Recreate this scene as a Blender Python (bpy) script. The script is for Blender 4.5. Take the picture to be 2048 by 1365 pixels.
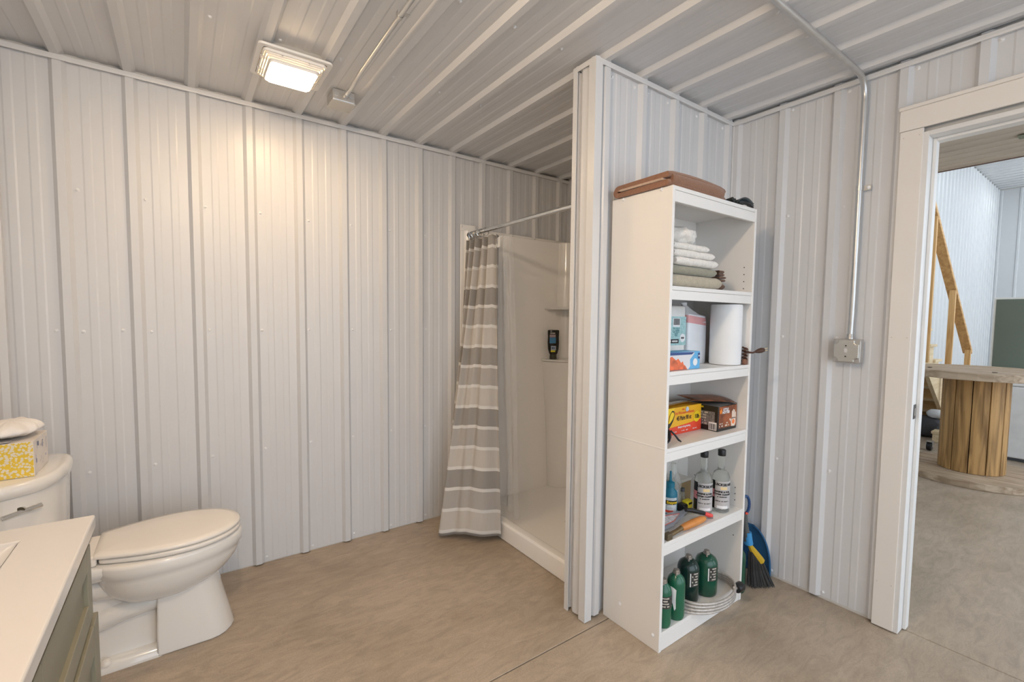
import bpy, bmesh, math, random
from mathutils import Vector, Matrix, noise
random.seed(7)
PI = math.pi
for o in list(bpy.data.objects): bpy.data.objects.remove(o, do_unlink=True)
scene = bpy.context.scene
COL = scene.collection

# ------------------------------------------------------------------ camera
cd = bpy.data.cameras.new('camera'); cam = bpy.data.objects.new('camera', cd); COL.objects.link(cam)
cd.sensor_fit = 'HORIZONTAL'; cd.sensor_width = 36.0; cd.lens = 16.1356; cd.shift_y = 0.00617
cd.clip_start = 0.02; cd.clip_end = 100
CF = Vector((0.58245508, 0.81061684, -0.06038556)); CR = Vector((0.81243147, -0.5829574, 0.01076013)); CU = Vector((0.02647987, 0.05532642, 0.99811713))
m = Matrix((CR, CU, -CF)).transposed().to_4x4(); m.translation = Vector((0, 0, 1.3072)); cam.matrix_world = m
scene.camera = cam

# ------------------------------------------------------------------ world and exposure
w = bpy.data.worlds.new('world'); scene.world = w; w.use_nodes = True
WB = w.node_tree.nodes['Background']; WB.inputs[0].default_value = (0.80, 0.89, 1.0, 1); WB.inputs[1].default_value = 1.25
vs = scene.view_settings; vs.view_transform = 'Standard'; vs.look = 'None'; vs.gamma = 1.0; vs.use_curve_mapping = False
vs.exposure = 1.0
FAN_EMIT = 30.0        # ceiling fan light lens
ROOM_EMIT = 178.0      # small globe light on the ceiling above the vanity side of the room
LED_EMIT = 40.0        # workshop strip lights

# ------------------------------------------------------------------ materials
MATS = {}
def pm(name, col, rough=0.5, metal=0.0, var=0.05, scale=12.0, bump=0.0, bscale=60.0, spec=None, coat=0.0, stretch=None, trans=0.0, ior=1.45, sheen=0.0, emit=None, estr=0.0):
    if name in MATS: return MATS[name]
    mt = bpy.data.materials.new(name); mt.use_nodes = True; nt = mt.node_tree; N = nt.nodes; L = nt.links
    b = N['Principled BSDF']
    b.inputs['Roughness'].default_value = rough; b.inputs['Metallic'].default_value = metal
    if spec is not None: b.inputs['Specular IOR Level'].default_value = spec
    b.inputs['Coat Weight'].default_value = coat; b.inputs['Coat Roughness'].default_value = 0.08
    b.inputs['Transmission Weight'].default_value = trans; b.inputs['IOR'].default_value = ior
    b.inputs['Sheen Weight'].default_value = sheen
    if emit: b.inputs['Emission Color'].default_value = (*emit, 1); b.inputs['Emission Strength'].default_value = estr
    tc = N.new('ShaderNodeTexCoord'); mp = N.new('ShaderNodeMapping'); L.new(tc.outputs['Object'], mp.inputs[0])
    if stretch: mp.inputs['Scale'].default_value = stretch
    nz = N.new('ShaderNodeTexNoise'); nz.inputs['Scale'].default_value = scale; nz.inputs['Detail'].default_value = 5
    L.new(mp.outputs[0], nz.inputs['Vector'])
    cr = N.new('ShaderNodeValToRGB'); cr.color_ramp.elements[0].position = 0.3; cr.color_ramp.elements[1].position = 0.7
    cr.color_ramp.elements[0].color = (*[max(0, c * (1 - var)) for c in col], 1); cr.color_ramp.elements[1].color = (*[min(1, c * (1 + var)) for c in col], 1)
    L.new(nz.outputs[0], cr.inputs[0]); L.new(cr.outputs[0], b.inputs['Base Color'])
    if bump > 0:
        n2 = N.new('ShaderNodeTexNoise'); n2.inputs['Scale'].default_value = bscale; n2.inputs['Detail'].default_value = 3
        L.new(mp.outputs[0], n2.inputs['Vector'])
        bp = N.new('ShaderNodeBump'); bp.inputs['Strength'].default_value = bump; bp.inputs['Distance'].default_value = 0.004
        L.new(n2.outputs[0], bp.inputs['Height']); L.new(bp.outputs[0], b.inputs['Normal'])
    MATS[name] = mt; return mt

def concrete():
    mt = bpy.data.materials.new('concrete'); mt.use_nodes = True; nt = mt.node_tree; N = nt.nodes; L = nt.links; b = N['Principled BSDF']
    tc = N.new('ShaderNodeTexCoord'); src = tc.outputs['Object']
    mp = N.new('ShaderNodeMapping'); L.new(src, mp.inputs[0]); mp.inputs['Rotation'].default_value = (0, 0, 0.5); mp.inputs['Scale'].default_value = (1.0, 3.2, 1)
    def nz(scale, det, vec, rough=.55, dist=0):
        n = N.new('ShaderNodeTexNoise'); n.inputs['Scale'].default_value = scale; n.inputs['Detail'].default_value = det; n.inputs['Roughness'].default_value = rough; n.inputs['Distortion'].default_value = dist
        L.new(vec, n.inputs['Vector']); return n.outputs[0]
    def ramp(v, a, b_, p0=.3, p1=.7):
        r = N.new('ShaderNodeValToRGB'); r.color_ramp.elements[0].position = p0; r.color_ramp.elements[1].position = p1
        r.color_ramp.elements[0].color = (*a, 1); r.color_ramp.elements[1].color = (*b_, 1); L.new(v, r.inputs[0]); return r.outputs[0]
    c1 = ramp(nz(1.6, 8, src, .62, .6), (.352, .285, .213), (.485, .402, .312))
    c2 = ramp(nz(7, 10, mp.outputs[0], .7, 1.2), (.80, .78, .76), (1.14, 1.13, 1.12))
    c3 = ramp(nz(160, 3, src), (.93, .93, .93), (1.06, 1.06, 1.06), .35, .65)
    def mul(a, b_):
        x = N.new('ShaderNodeMixRGB'); x.blend_type = 'MULTIPLY'; x.inputs[0].default_value = 1; L.new(a, x.inputs[1]); L.new(b_, x.inputs[2]); return x.outputs[0]
    L.new(mul(mul(c1, c2), c3), b.inputs['Base Color'])
    rr = ramp(nz(5, 6, mp.outputs[0]), (.34,) * 3, (.52,) * 3); L.new(rr, b.inputs['Roughness'])
    bp = N.new('ShaderNodeBump'); bp.inputs['Strength'].default_value = .12; bp.inputs['Distance'].default_value = .003
    L.new(nz(22, 8, mp.outputs[0]), bp.inputs['Height']); L.new(bp.outputs[0], b.inputs['Normal'])
    return mt

def wood(name, c0, c1, axis=2, scale=6.0, rough=.6):
    mt = bpy.data.materials.new(name); mt.use_nodes = True; nt = mt.node_tree; N = nt.nodes; L = nt.links; b = N['Principled BSDF']
    tc = N.new('ShaderNodeTexCoord'); mp = N.new('ShaderNodeMapping'); s = [14, 14, 14]; s[axis] = 1.1; mp.inputs['Scale'].default_value = s
    L.new(tc.outputs['Object'], mp.inputs[0])
    oi = N.new('ShaderNodeObjectInfo'); ad = N.new('ShaderNodeVectorMath'); ad.operation = 'ADD'; sc = N.new('ShaderNodeVectorMath'); sc.operation = 'SCALE'
    cx = N.new('ShaderNodeCombineXYZ'); L.new(oi.outputs['Random'], cx.inputs[0]); L.new(oi.outputs['Random'], cx.inputs[1]); L.new(cx.outputs[0], sc.inputs[0]); sc.inputs['Scale'].default_value = 40
    L.new(mp.outputs[0], ad.inputs[0]); L.new(sc.outputs[0], ad.inputs[1])
    n = N.new('ShaderNodeTexNoise'); n.inputs['Scale'].default_value = scale * .35; n.inputs['Detail'].default_value = 7; n.inputs['Distortion'].default_value = .8; L.new(ad.outputs[0], n.inputs['Vector'])
    r = N.new('ShaderNodeValToRGB'); r.color_ramp.elements[0].position = .33; r.color_ramp.elements[1].position = .62
    r.color_ramp.elements[0].color = (*c0, 1); r.color_ramp.elements[1].color = (*c1, 1); L.new(n.outputs[0], r.inputs[0])
    L.new(r.outputs[0], b.inputs['Base Color']); b.inputs['Roughness'].default_value = rough
    MATS[name] = mt; return mt

STEEL = pm('white_painted_steel', (.675, .675, .68), .34, var=.012, scale=3, bump=.008, bscale=2.2, spec=.5)
TRIM = pm('white_steel_trim', (.70, .70, .70), .32, var=.01, scale=4)
CAULK = pm('white_sheathing', (.62, .60, .56), .8)
CONC = concrete()
DARKGAP = pm('joint_filler', (.05, .042, .034), .9)
LAM = pm('white_laminate', (.82, .795, .76), .45, var=.012, scale=5)
LAMEDGE = pm('white_melamine_edge', (.80, .785, .76), .4, var=.01)
CASE = pm('cream_painted_wood', (.80, .755, .70), .42, var=.012, scale=4)
JAMBM = pm('white_painted_jamb', (.74, .73, .71), .35, var=.012)
PORC = pm('porcelain', (.83, .795, .74), .09, var=.008, scale=3, coat=.6)
SEATP = pm('toilet_seat_plastic', (.88, .82, .74), .16, var=.008, scale=3, coat=.3)
ACRY = pm('white_acrylic', (.93, .91, .88), .17, var=.008, scale=3, coat=.3)
GALV = pm('galvanized_steel', (.56, .55, .53), .36, .85, var=.12, scale=35)
EMT = pm('conduit_steel', (.60, .60, .59), .33, .8, var=.05, scale=20)
CHROME = pm('chrome', (.72, .72, .70), .08, 1.0, var=.02)
NICKEL = pm('brushed_nickel', (.62, .60, .57), .22, 1.0, var=.03)
BLACK = pm('black_plastic', (.012, .012, .013), .35, var=.1)
DGREY = pm('dark_grey_plastic', (.07, .075, .08), .3, var=.1)
WHITEP = pm('white_paper', (.82, .82, .82), .7, var=.015, bump=.1, bscale=90)
QUARTZ = pm('white_vanity_top', (.61, .575, .54), .18, var=.012, scale=3, coat=.3)
VANM = pm('grey_green_cabinet_paint', (.245, .228, .165), .42, var=.03)
PINE_Z = wood('pine_upright', (.50, .28, .10), (.68, .43, .19), 2)
PINE_X = wood('pine_lengthwise', (.44, .24, .085), (.62, .38, .16), 0)
PINE_Y = wood('pine_crosswise', (.55, .34, .14), (.70, .47, .22), 1)
PALEPINE = wood('pale_pine', (.62, .47, .27), (.76, .62, .40), 0)
SPOOLV = wood('weathered_stave_wood', (.20, .105, .03), (.50, .29, .105), 2, 5)
SPOOLH = wood('weathered_plank_wood', (.30, .21, .13), (.55, .43, .31), 1, 5)
SHOPW = pm('workshop_white_steel', (.60, .615, .62), .28, var=.012, scale=3)

# ------------------------------------------------------------------ geometry helpers
ORG = {}
class G:
    def __init__(s): s.v = []; s.f = []
    def add(s, v, f):
        o = len(s.v); s.v += [Vector(p) for p in v]; s.f += [[i + o for i in q] for q in f]; return s
    def box(s, x0, x1, y0, y1, z0, z1):
        v = [(x, y, z) for z in (z0, z1) for y in (y0, y1) for x in (x0, x1)]
        return s.add(v, [(0, 2, 3, 1), (4, 5, 7, 6), (0, 1, 5, 4), (2, 6, 7, 3), (0, 4, 6, 2), (1, 3, 7, 5)])
    def loft(s, rings, cap0=True, cap1=True, closed=True):
        n = len(rings[0]); v = [p for r in rings for p in r]; f = []
        for k in range(len(rings) - 1):
            for i in range(n if closed else n - 1):
                j = (i + 1) % n; f.append((k * n + i, k * n + j, (k + 1) * n + j, (k + 1) * n + i))
        if cap0: f.append(tuple(range(n - 1, -1, -1)))
        if cap1: f.append(tuple((len(rings) - 1) * n + i for i in range(n)))
        return s.add(v, f)
    def lathe(s, prof, c=(0, 0, 0), seg=28, axis='z'):
        rings = []
        for r, z in prof:
            ring = []
            for i in range(seg):
                a = 2 * PI * i / seg; x, y = r * math.cos(a), r * math.sin(a)
                p = {'z': (x, y, z), 'x': (z, x, y), 'y': (y, z, x)}[axis]
                ring.append((c[0] + p[0], c[1] + p[1], c[2] + p[2]))
            rings.append(ring)
        return s.loft(rings)
    def tube(s, path, r, seg=10, closed=False, cap=True):
        P = [Vector(p) for p in path]; n = len(P); rings = []; up = None
        for i in range(n):
            if closed: t = P[(i + 1) % n] - P[i - 1]
            else: t = P[min(i + 1, n - 1)] - P[max(i - 1, 0)]
            t.normalize()
            if up is None:
                up = Vector((0, 0, 1)) if abs(t.z) < .9 else Vector((1, 0, 0))
            a = up - t * up.dot(t); a.normalize(); b = t.cross(a); up = a
            rr = r[i] if isinstance(r, (list, tuple)) else r
            rings.append([P[i] + a * (rr * math.cos(2 * PI * k / seg)) + b * (rr * math.sin(2 * PI * k / seg)) for k in range(seg)])
        if closed:
            rings.append(rings[0]); return s.loft(rings, False, False)
        return s.loft(rings, cap, cap)
    def prism(s, poly, axis, a, b):
        def P(u, v, t): return {'x': (t, u, v), 'y': (u, t, v), 'z': (u, v, t)}[axis]
        return s.loft([[P(u, v, a) for u, v in poly], [P(u, v, b) for u, v in poly]])
    def grid(s, fn, nu, nv):
        v = [fn(i / nu, j / nv) for j in range(nv + 1) for i in range(nu + 1)]; f = []
        for j in range(nv):
            for i in range(nu):
                a = j * (nu + 1) + i; f.append((a, a + 1, a + nu + 2, a + nu + 1))
        return s.add(v, f)
    def xf(s, M): s.v = [M @ p for p in s.v]; return s
    def rotz(s, a, c): return s.xf(Matrix.Translation(c) @ Matrix.Rotation(a, 4, 'Z') @ Matrix.Translation(-Vector(c)))
    def rot(s, a, ax, c): return s.xf(Matrix.Translation(c) @ Matrix.Rotation(a, 4, ax) @ Matrix.Translation(-Vector(c)))
    def obj(s, name, mat, parent=None, smooth=False, bev=0, seg=2, sub=0, fix=True, solid=0, angle=40):
        if parent is not None: o = ORG[parent.name]
        else:
            xs = [p.x for p in s.v]; ys = [p.y for p in s.v]; zs = [p.z for p in s.v]
            o = Vector(((min(xs) + max(xs)) / 2, (min(ys) + max(ys)) / 2, min(zs)))
        me = bpy.data.meshes.new(name); me.from_pydata([p - o for p in s.v], [], s.f)
        if fix:
            bm = bmesh.new(); bm.from_mesh(me); bmesh.ops.recalc_face_normals(bm, faces=bm.faces); bm.to_mesh(me); bm.free()
        me.materials.append(mat)
        ob = bpy.data.objects.new(name, me); COL.objects.link(ob); ORG[ob.name] = o
        if parent is not None: ob.parent = parent
        else: ob.location = o
        if smooth:
            me.shade_smooth()
            if angle < 180:
                try: me.set_sharp_from_angle(angle=math.radians(angle))
                except Exception: pass
        if solid: md = ob.modifiers.new('solid', 'SOLIDIFY'); md.thickness = solid; md.offset = 0
        if bev:
            md = ob.modifiers.new('bevel', 'BEVEL'); md.width = bev; md.segments = seg; md.limit_method = 'ANGLE'; md.angle_limit = math.radians(35)
        if sub: md = ob.modifiers.new('sub', 'SUBSURF'); md.levels = sub; md.render_levels = sub
        return ob

def tag(o, label, cat, group=None):
    o['label'] = label; o['category'] = cat
    if group: o['group'] = group
    return o
def struct(o, label=None):
    o['kind'] = 'structure'
    if label: o['label'] = label
    return o
def empty(name, loc):
    e = bpy.data.objects.new(name, None); e.empty_display_size = .05; COL.objects.link(e); e.location = loc; ORG[e.name] = Vector(loc); return e
def thing(name, loc, label, cat, group=None): return tag(empty(name, loc), label, cat, group)
def inst(src, name, loc, parent, rot=None):      # another object sharing the mesh of src; loc in world
    o = bpy.data.objects.new(name, src.data); COL.objects.link(o); o.parent = parent; o.location = Vector(loc) - ORG[parent.name]
    if rot: o.rotation_euler = rot
    return o
def rrect(cx, cy, hx, hy, r, n=5):
    out = []
    for qx, qy, a0 in ((1, 1, 0), (-1, 1, PI / 2), (-1, -1, PI), (1, -1, 1.5 * PI)):
        for k in range(n + 1):
            a = a0 + PI / 2 * k / n; out.append((cx + qx * (hx - r) + r * math.cos(a), cy + qy * (hy - r) + r * math.sin(a)))
    return out

DG = None
def textmesh(body, size, bold=0.0, squeeze=1.0):
    if body.startswith('~'):            # print too small to read in the photograph: a row of short strokes
        n = int(body[1:]); v = []; f = []; rnd = random.Random(n * 31 + int(size * 1e5)); x = 0.0; cells = []
        while len(cells) < n:
            wd = size * rnd.uniform(.28, .50)
            if rnd.random() > .16: cells.append((x, x + wd))
            x += wd + size * .12
        for a, b in cells:
            o = len(v); h = size * rnd.uniform(.22, .34); v += [(a - x / 2, -h), (b - x / 2, -h), (b - x / 2, h), (a - x / 2, h)]; f.append((o, o + 1, o + 2, o + 3))
        return [(p * squeeze, q) for p, q in v], f
    cu = bpy.data.curves.new('t', 'FONT'); cu.body = body; cu.size = size; cu.align_x = 'CENTER'; cu.align_y = 'CENTER'; cu.offset = bold; cu.resolution_u = 3
    ob = bpy.data.objects.new('t', cu); COL.objects.link(ob); bpy.context.view_layer.update()
    dg = bpy.context.evaluated_depsgraph_get(); me = bpy.data.meshes.new_from_object(ob.evaluated_get(dg))
    v = [(p.co.x * squeeze, p.co.y) for p in me.vertices]; f = [tuple(q.vertices) for q in me.polygons]
    bpy.data.objects.remove(ob); bpy.data.curves.remove(cu); bpy.data.meshes.remove(me)
    return v, f
def text_plane(name, body, size, c, ux, uy, mat, parent, bold=0.0, squeeze=1.0):
    v, f = textmesh(body, size, bold, squeeze); c, ux, uy = Vector(c), Vector(ux).normalized(), Vector(uy).normalized()
    g = G(); g.add([c + ux * a + uy * b for a, b in v], f); return g.obj(name, mat, parent, fix=False)
def text_cyl(name, body, size, c, r, ang, z, mat, parent, bold=0.0, squeeze=1.0):
    v, f = textmesh(body, size, bold, squeeze); g = G()
    g.add([(c[0] + r * math.cos(ang + a / r), c[1] + r * math.sin(ang + a / r), z + b) for a, b in v], f)
    return g.obj(name, mat, parent, fix=False)
def quad(g, c, ux, uy, hw, hh):
    c, ux, uy = Vector(c), Vector(ux).normalized() * hw, Vector(uy).normalized() * hh
    return g.add([c - ux - uy, c + ux - uy, c + ux + uy, c - ux + uy], [(0, 1, 2, 3)])
def cylpatch(g, c, r, a0, a1, z0, z1, n=12):
    return g.grid(lambda u, v: (c[0] + r * math.cos(a0 + (a1 - a0) * u), c[1] + r * math.sin(a0 + (a1 - a0) * u), z0 + (z1 - z0) * v), n, 1)

# ------------------------------------------------------------------ key dimensions
YB = -1.3; YA = 2.6848; XB = 2.4348; YP = 1.378; YP2 = 1.465; XP = 1.378; ZC = 2.385; XL = -0.58; HT = 2.3476
PIT = 0.2286; RX0 = -0.3895; RH = 0.019
SCREW = G().lathe([(.0078, 0), (.0078, .001), (.0056, .0016), (.0053, .0045), (.0034, .0062), (.0005, .0065)], seg=10)
SCREWMAT = pm('painted_screw_head', (.80, .80, .80), .35, var=.05)
def make_screw_src():
    me = bpy.data.meshes.new('screw'); me.from_pydata(SCREW.v, [], SCREW.f); me.materials.append(SCREWMAT)
    class S: pass
    s = S(); s.data = me; return s
SC = make_screw_src()

def profile(a, b, ribs, h=RH, minor=True):
    pts = [(a, 0.0), (b, 0.0)]
    def addrib(c, wb, wt, hh):
        for s, z in ((-wb / 2, 0), (-wt / 2, hh), (wt / 2, hh), (wb / 2, 0)): pts.append((c + s, z))
    for c in ribs:
        addrib(c, .056, .027, h)
        if minor:
            for k in (1, 2):
                addrib(c + PIT * k / 3 + (.004 if k == 1 else -.004), .034, .022, .0019)
    pts.sort(key=lambda p: p[0])
    out = []
    for p in pts:
        if a - 1e-6 <= p[0] <= b + 1e-6: out.append(p)
    # clip ribs cut by the ends
    out = [p for p in out]
    return out
def panels(parent, a, b, ribs, place, l0, l1, mat, name='metal_panel', minor=True, h=RH, overlap_at=4):
    """place(s, h, l) -> xyz ; splits the cladding in sheets of four ribs"""
    cuts = [a]
    for i, c in enumerate(ribs):
        if i % overlap_at == 0 and a + .05 < c + .03 < b - .05: cuts.append(c + .030)
    cuts.append(b)
    for i in range(len(cuts) - 1):
        lo, hi = cuts[i], cuts[i + 1]; pr = profile(lo, hi, ribs, h, minor)
        off = .0006 * (i % 2)
        g = G(); n = len(pr)
        v = [place(s, hh + off, l0) for s, hh in pr] + [place(s, hh + off, l1) for s, hh in pr]
        g.add(v, [(k, k + 1, n + k + 1, n + k) for k in range(n - 1)])
        g.obj(name, mat, parent, fix=False)

# ------------------------------------------------------------------ floor: concrete slabs with saw-cut joints
fl = empty('floor', (0, 0, 0)); struct(fl, 'grey brown concrete floor with saw cut joints')
G().box(-1.2, 15.2, -3.2, 3.2, -.16, -.012).obj('joint_bed', DARKGAP, fl)
JX, JY, jw = 2.476, 1.3235, .0022
for x0, x1, y0, y1 in ((-1.2, JX - jw, -3.2, JY - jw), (-1.2, JX - jw, JY + jw, 3.2), (JX + jw, 15.2, -3.2, 3.2)):
    G().box(x0, x1, y0, y1, -.15, 0).obj('concrete_slab', CONC, fl, bev=.0015, seg=1)

# ------------------------------------------------------------------ walls
ribsA = [RX0 + PIT * i for i in range(-1, 13)]
wb = G().box(XL - .1, XB + .1, YA + .001, YA + .12, 0, ZC + .1).obj('wall_back', CAULK); struct(wb, 'long white ribbed steel wall behind the toilet and shower')
panels(wb, XL, XB, ribsA, lambda s, h, l: (s, YA - h, l), .006, HT + .03, STEEL)
for z in (.03, .617, 1.238, 1.83):
    for i, c in enumerate(ribsA):
        if z > .1 and c > 1.35: continue
        inst(SC, 'screw', (c + .041 + random.uniform(-.004, .004), YA, z + random.uniform(-.006, .006)), wb, (PI / 2, 0, 0))
for x in (-.43, -.215): inst(SC, 'screw', (x, YA, 1.24), wb, (PI / 2, 0, 0))

DY1, DY0, DZ = .553, -.33, 2.05     # door opening
ribsB = [1.112 - .2335 * i + .0 for i in range(-7, 10)]
wr = G().box(XB + .001, XB + .112, DY1 + .014, YA, 0, ZC + .1).box(XB + .001, XB + .112, YB, DY0 - .014, 0, ZC + .1).box(XB + .001, XB + .112, DY0 - .014, DY1 + .014, DZ + .014, ZC + .1).obj('wall_right', CAULK)
struct(wr, 'white ribbed steel wall with the doorway and conduit')
rb = sorted(ribsB)
panels(wr, DY1 + .035, YP, rb, lambda s, h, l: (XB - h, s, l), .012, HT + .03, STEEL)
panels(wr, YB, DY1 + .0349, rb, lambda s, h, l: (XB - h, s, l), DZ + .09, HT + .03, STEEL)
panels(wr, YB, DY0 - .035, rb, lambda s, h, l: (XB - h, s, l), .012, DZ + .09, STEEL)
panels(wr, YP2, YA, rb, lambda s, h, l: (XB - h, s, l), .012, HT + .03, STEEL)
for z in (.032, .617, 1.238, 1.83, 2.336):
    for c in rb:
        y = c - .028 - .01
        if not (.66 < y < 1.3 or (z > 2.2 and -.6 < y < 1.3)): continue
        inst(SC, 'screw', (XB, y, z), wr, (0, -PI / 2, 0))
inst(SC, 'screw', (XB, .397, 2.2), wr, (0, -PI / 2, 0))

wp = G().box(XP + .021, XB, YP + .001, YP2 - .001, 0, ZC).obj('wall_partition', CAULK); struct(wp, 'white ribbed steel partition between the shower and bookcase')
ribsP = [1.4505 + .2345 * i for i in range(5)]
panels(wp, XP + .006, XB, ribsP, lambda s, h, l: (s, YP - h, l), .010, HT + .03, STEEL, overlap_at=9)
panels(wp, XP + .006, XB, ribsP, lambda s, h, l: (s, YP2 + h, l), .012, HT + .03, STEEL, overlap_at=9)
# end sheet: one broad rib between the corner trims
endp = [(YP + .004, 0), (YP + .018, .001), (YP + .030, .012), (YP + .044, .016), (YP + .060, .017), (YP + .070, .012), (YP + .082, .002), (YP + .092, 0)]
g = G(); n = len(endp); g.add([(XP + .020 - h, s, .008) for s, h in endp] + [(XP + .020 - h, s, HT + .02) for s, h in endp], [(k, k + 1, n + k + 1, n + k) for k in range(n - 1)])
g.obj('end_panel', STEEL, wp, smooth=True, angle=30, fix=False)
for z in (2.326,):
    for c in ribsP: inst(SC, 'screw', (c + .040, YP, z), wp, (PI / 2, 0, 0)); inst(SC, 'screw', (c + .185, YP, z), wp, (PI / 2, 0, 0))

wl = G().box(XL - .11, XL - .001, YB, YA + .1, 0, ZC + .1).obj('wall_left', CAULK); struct(wl, 'white ribbed steel wall behind the vanity')
panels(wl, YB, YA, [-2.85 + PIT * i for i in range(25)], lambda s, h, l: (XL + h, s, l), .006, HT + .03, STEEL)

# ------------------------------------------------------------------ ceiling
ce = G().box(XL - .1, XB + .1, YB, YA + .12, ZC + .001, ZC + .1).obj('ceiling', CAULK); struct(ce, 'white ribbed steel ceiling')
ribsC = [RX0 + PIT * i - .004 for i in range(-1, 14)]
panels(ce, XL, XB, ribsC, lambda s, h, l: (s, l, ZC - h), YB, YA, STEEL)
for y in (2.037, 1.43, .82):
    for c in ribsC:
        if y < 2 and c < .5: continue
        inst(SC, 'screw', (c + .046, y, ZC), ce, (PI, 0, 0))
inst(SC, 'screw', (.566, 2.03, ZC), ce, (PI, 0, 0))

# trims along the wall tops and corners
def jtrim(name, label, fn, a, b):
    # fn(s, out, z): out = distance from pan plane into the room
    pr = [(.000, HT + .004), (.0235, HT + .004), (.0235, HT - .001), (.0258, HT - .002), (.0270, HT + .006), (.0270, HT + .0185), (.0250, HT + .0205), (.016, HT + .021), (.010, HT + .023), (0, HT + .023)]
    g = G(); g.loft([[fn(a, o, z) for o, z in pr], [fn(b, o, z) for o, z in pr]]); ob = g.obj(name, TRIM); struct(ob, label); return ob
jtrim('trim_1', 'white steel edge trim along the top of the back wall', lambda s, o, z: (s, YA - o, z), XL, XB)
jtrim('trim_2', 'white steel edge trim along the top of the right wall', lambda s, o, z: (XB - o, s, z), YB, YP - .02)
jtrim('trim_3', 'white steel edge trim along the top of the partition', lambda s, o, z: (s, YP - o + .004, z), XP - .003, XB)
jtrim('trim_4', 'white steel edge trim on top of the partition end', lambda s, o, z: (XP + .021 - o, s, z), YP - .022, YP2 + .022)
jtrim('trim_5', 'white steel edge trim on the shower side of the partition', lambda s, o, z: (s, YP2 + o - .004, z), XP - .003, XB)
# partition corner posts (folded sheet)
cp = [(XP - .006, YP - .024), (XP + .034, YP - .024), (XP + .034, YP - .021), (XP + .026, YP - .019), (XP + .018, YP - .0215), (XP + .010, YP - .019), (XP + .003, YP - .016), (XP + .003, YP + .014), (XP - .003, YP + .016), (XP - .006, YP + .014)]
struct(G().prism(cp, 'z', .004, HT + .003).obj('trim_6', TRIM), 'white folded steel corner trim of the partition beside the bookcase')
cp = [(XP - .004, YP2 + .022), (XP - .004, YP2 - .001), (XP + .002, YP2 - .001), (XP + .002, YP2 + .019), (XP + .04, YP2 + .019), (XP + .04, YP2 + .022)]
struct(G().prism(cp, 'z', .0, HT + .003).obj('trim_7', TRIM), 'narrow white steel corner trim of the partition on the shower side')
struct(G().prism([(XB - .024, YP - .024), (XB - .002, YP - .024), (XB - .002, YP), (XB - .024, YP)], 'z', .01, HT + .004).obj('trim_8', TRIM, bev=.003), 'white inside corner trim between partition and right wall')

# ------------------------------------------------------------------ doorway
d1 = empty('door_1', (XB, DY1, 0)); struct(d1, 'cream painted doorway casing and jambs opening to the workshop')
CX0 = XB - .030
def casing(y0, y1, z0, z1, x0=CX0, nm='casing_board', bev=.002): return G().box(x0, XB - .0195, y0, y1, z0, z1).obj(nm, CASE, d1, bev=bev)
casing(.570, .644, .004, 2.0855); casing(DY0 - .091, DY0 - .017, .004, 2.0855)
casing(DY0 - .095, .648, 2.087, 2.170); G().box(CX0 - .006, XB - .0195, DY0 - .098, .651, 2.170, 2.184).obj('head_cap', CASE, d1, bev=.002)
for s, y in ((1, DY1), (-1, DY0)):
    ya, yb = sorted((y, y + s * .018)); G().box(XB - .026, XB + .118, ya, yb, .003, DZ + .018).obj('jamb', JAMBM, d1, bev=.0015)
    ya, yb = sorted((y - s * .012, y)); G().box(XB + .030, XB + .070, ya, yb, .006, DZ).obj('door_stop', JAMBM, d1, bev=.0015)
    ya, yb = sorted((y + s * .002, y + s * .030)); G().box(XB + .112, XB + .13, ya, y + s * .08, .004, DZ + .07).obj('outer_casing', CASE, d1, bev=.0015) if s == 1 else G().box(XB + .112, XB + .13, y - .08, y, .004, DZ + .07).obj('outer_casing', CASE, d1, bev=.0015)
G().box(XB - .026, XB + .118, DY0, DY1, DZ, DZ + .018).obj('head_jamb', JAMBM, d1, bev=.0015)
G().box(XB + .030, XB + .070, DY0 + .012, DY1 - .012, DZ - .012, DZ).obj('door_stop', JAMBM, d1, bev=.0015)
sp = G().box(XB - .004, XB + .026, DY1 - .0016, DY1 + .001, .915, .975).obj('strike_plate', pm('dark_bronze', (.05, .045, .04), .35, .7), d1, bev=.001); sp['label'] = 'dark strike plate'
G().box(XB + .004, XB + .016, DY1 - .0024, DY1 - .0005, .930, .960).obj('latch_hole', NICKEL, sp)
for z in (2.06, 1.25, .2):
    for y in (.582, .632): G().lathe([(.0022, 0), (.0018, .0006)], (CX0 - .0005, y, z), 8, 'x').obj('nail_head', pm('filled_nail', (.6, .54, .48), .6), d1)

# ------------------------------------------------------------------ shower stall
SX = 1.512
sh = thing('shower_stall', (1.95, 2.07, 0), 'white acrylic walk-in shower stall behind the partition', 'shower')
g = G().box(SX + .06, XB - .022, YP2 + .03, YA - .022, .002, .045); g.obj('pan', ACRY, sh, bev=.012)
pr = [(SX, .002), (SX + .004, .092), (SX + .012, .102), (SX + .05, .104), (SX + .062, .098), (SX + .085, .050), (SX + .10, .040), (SX + .10, .002)]
G().prism(pr, 'y', YP2 + .024, YA - .024).obj('curb', ACRY, sh, smooth=True, bev=.003)
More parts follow.
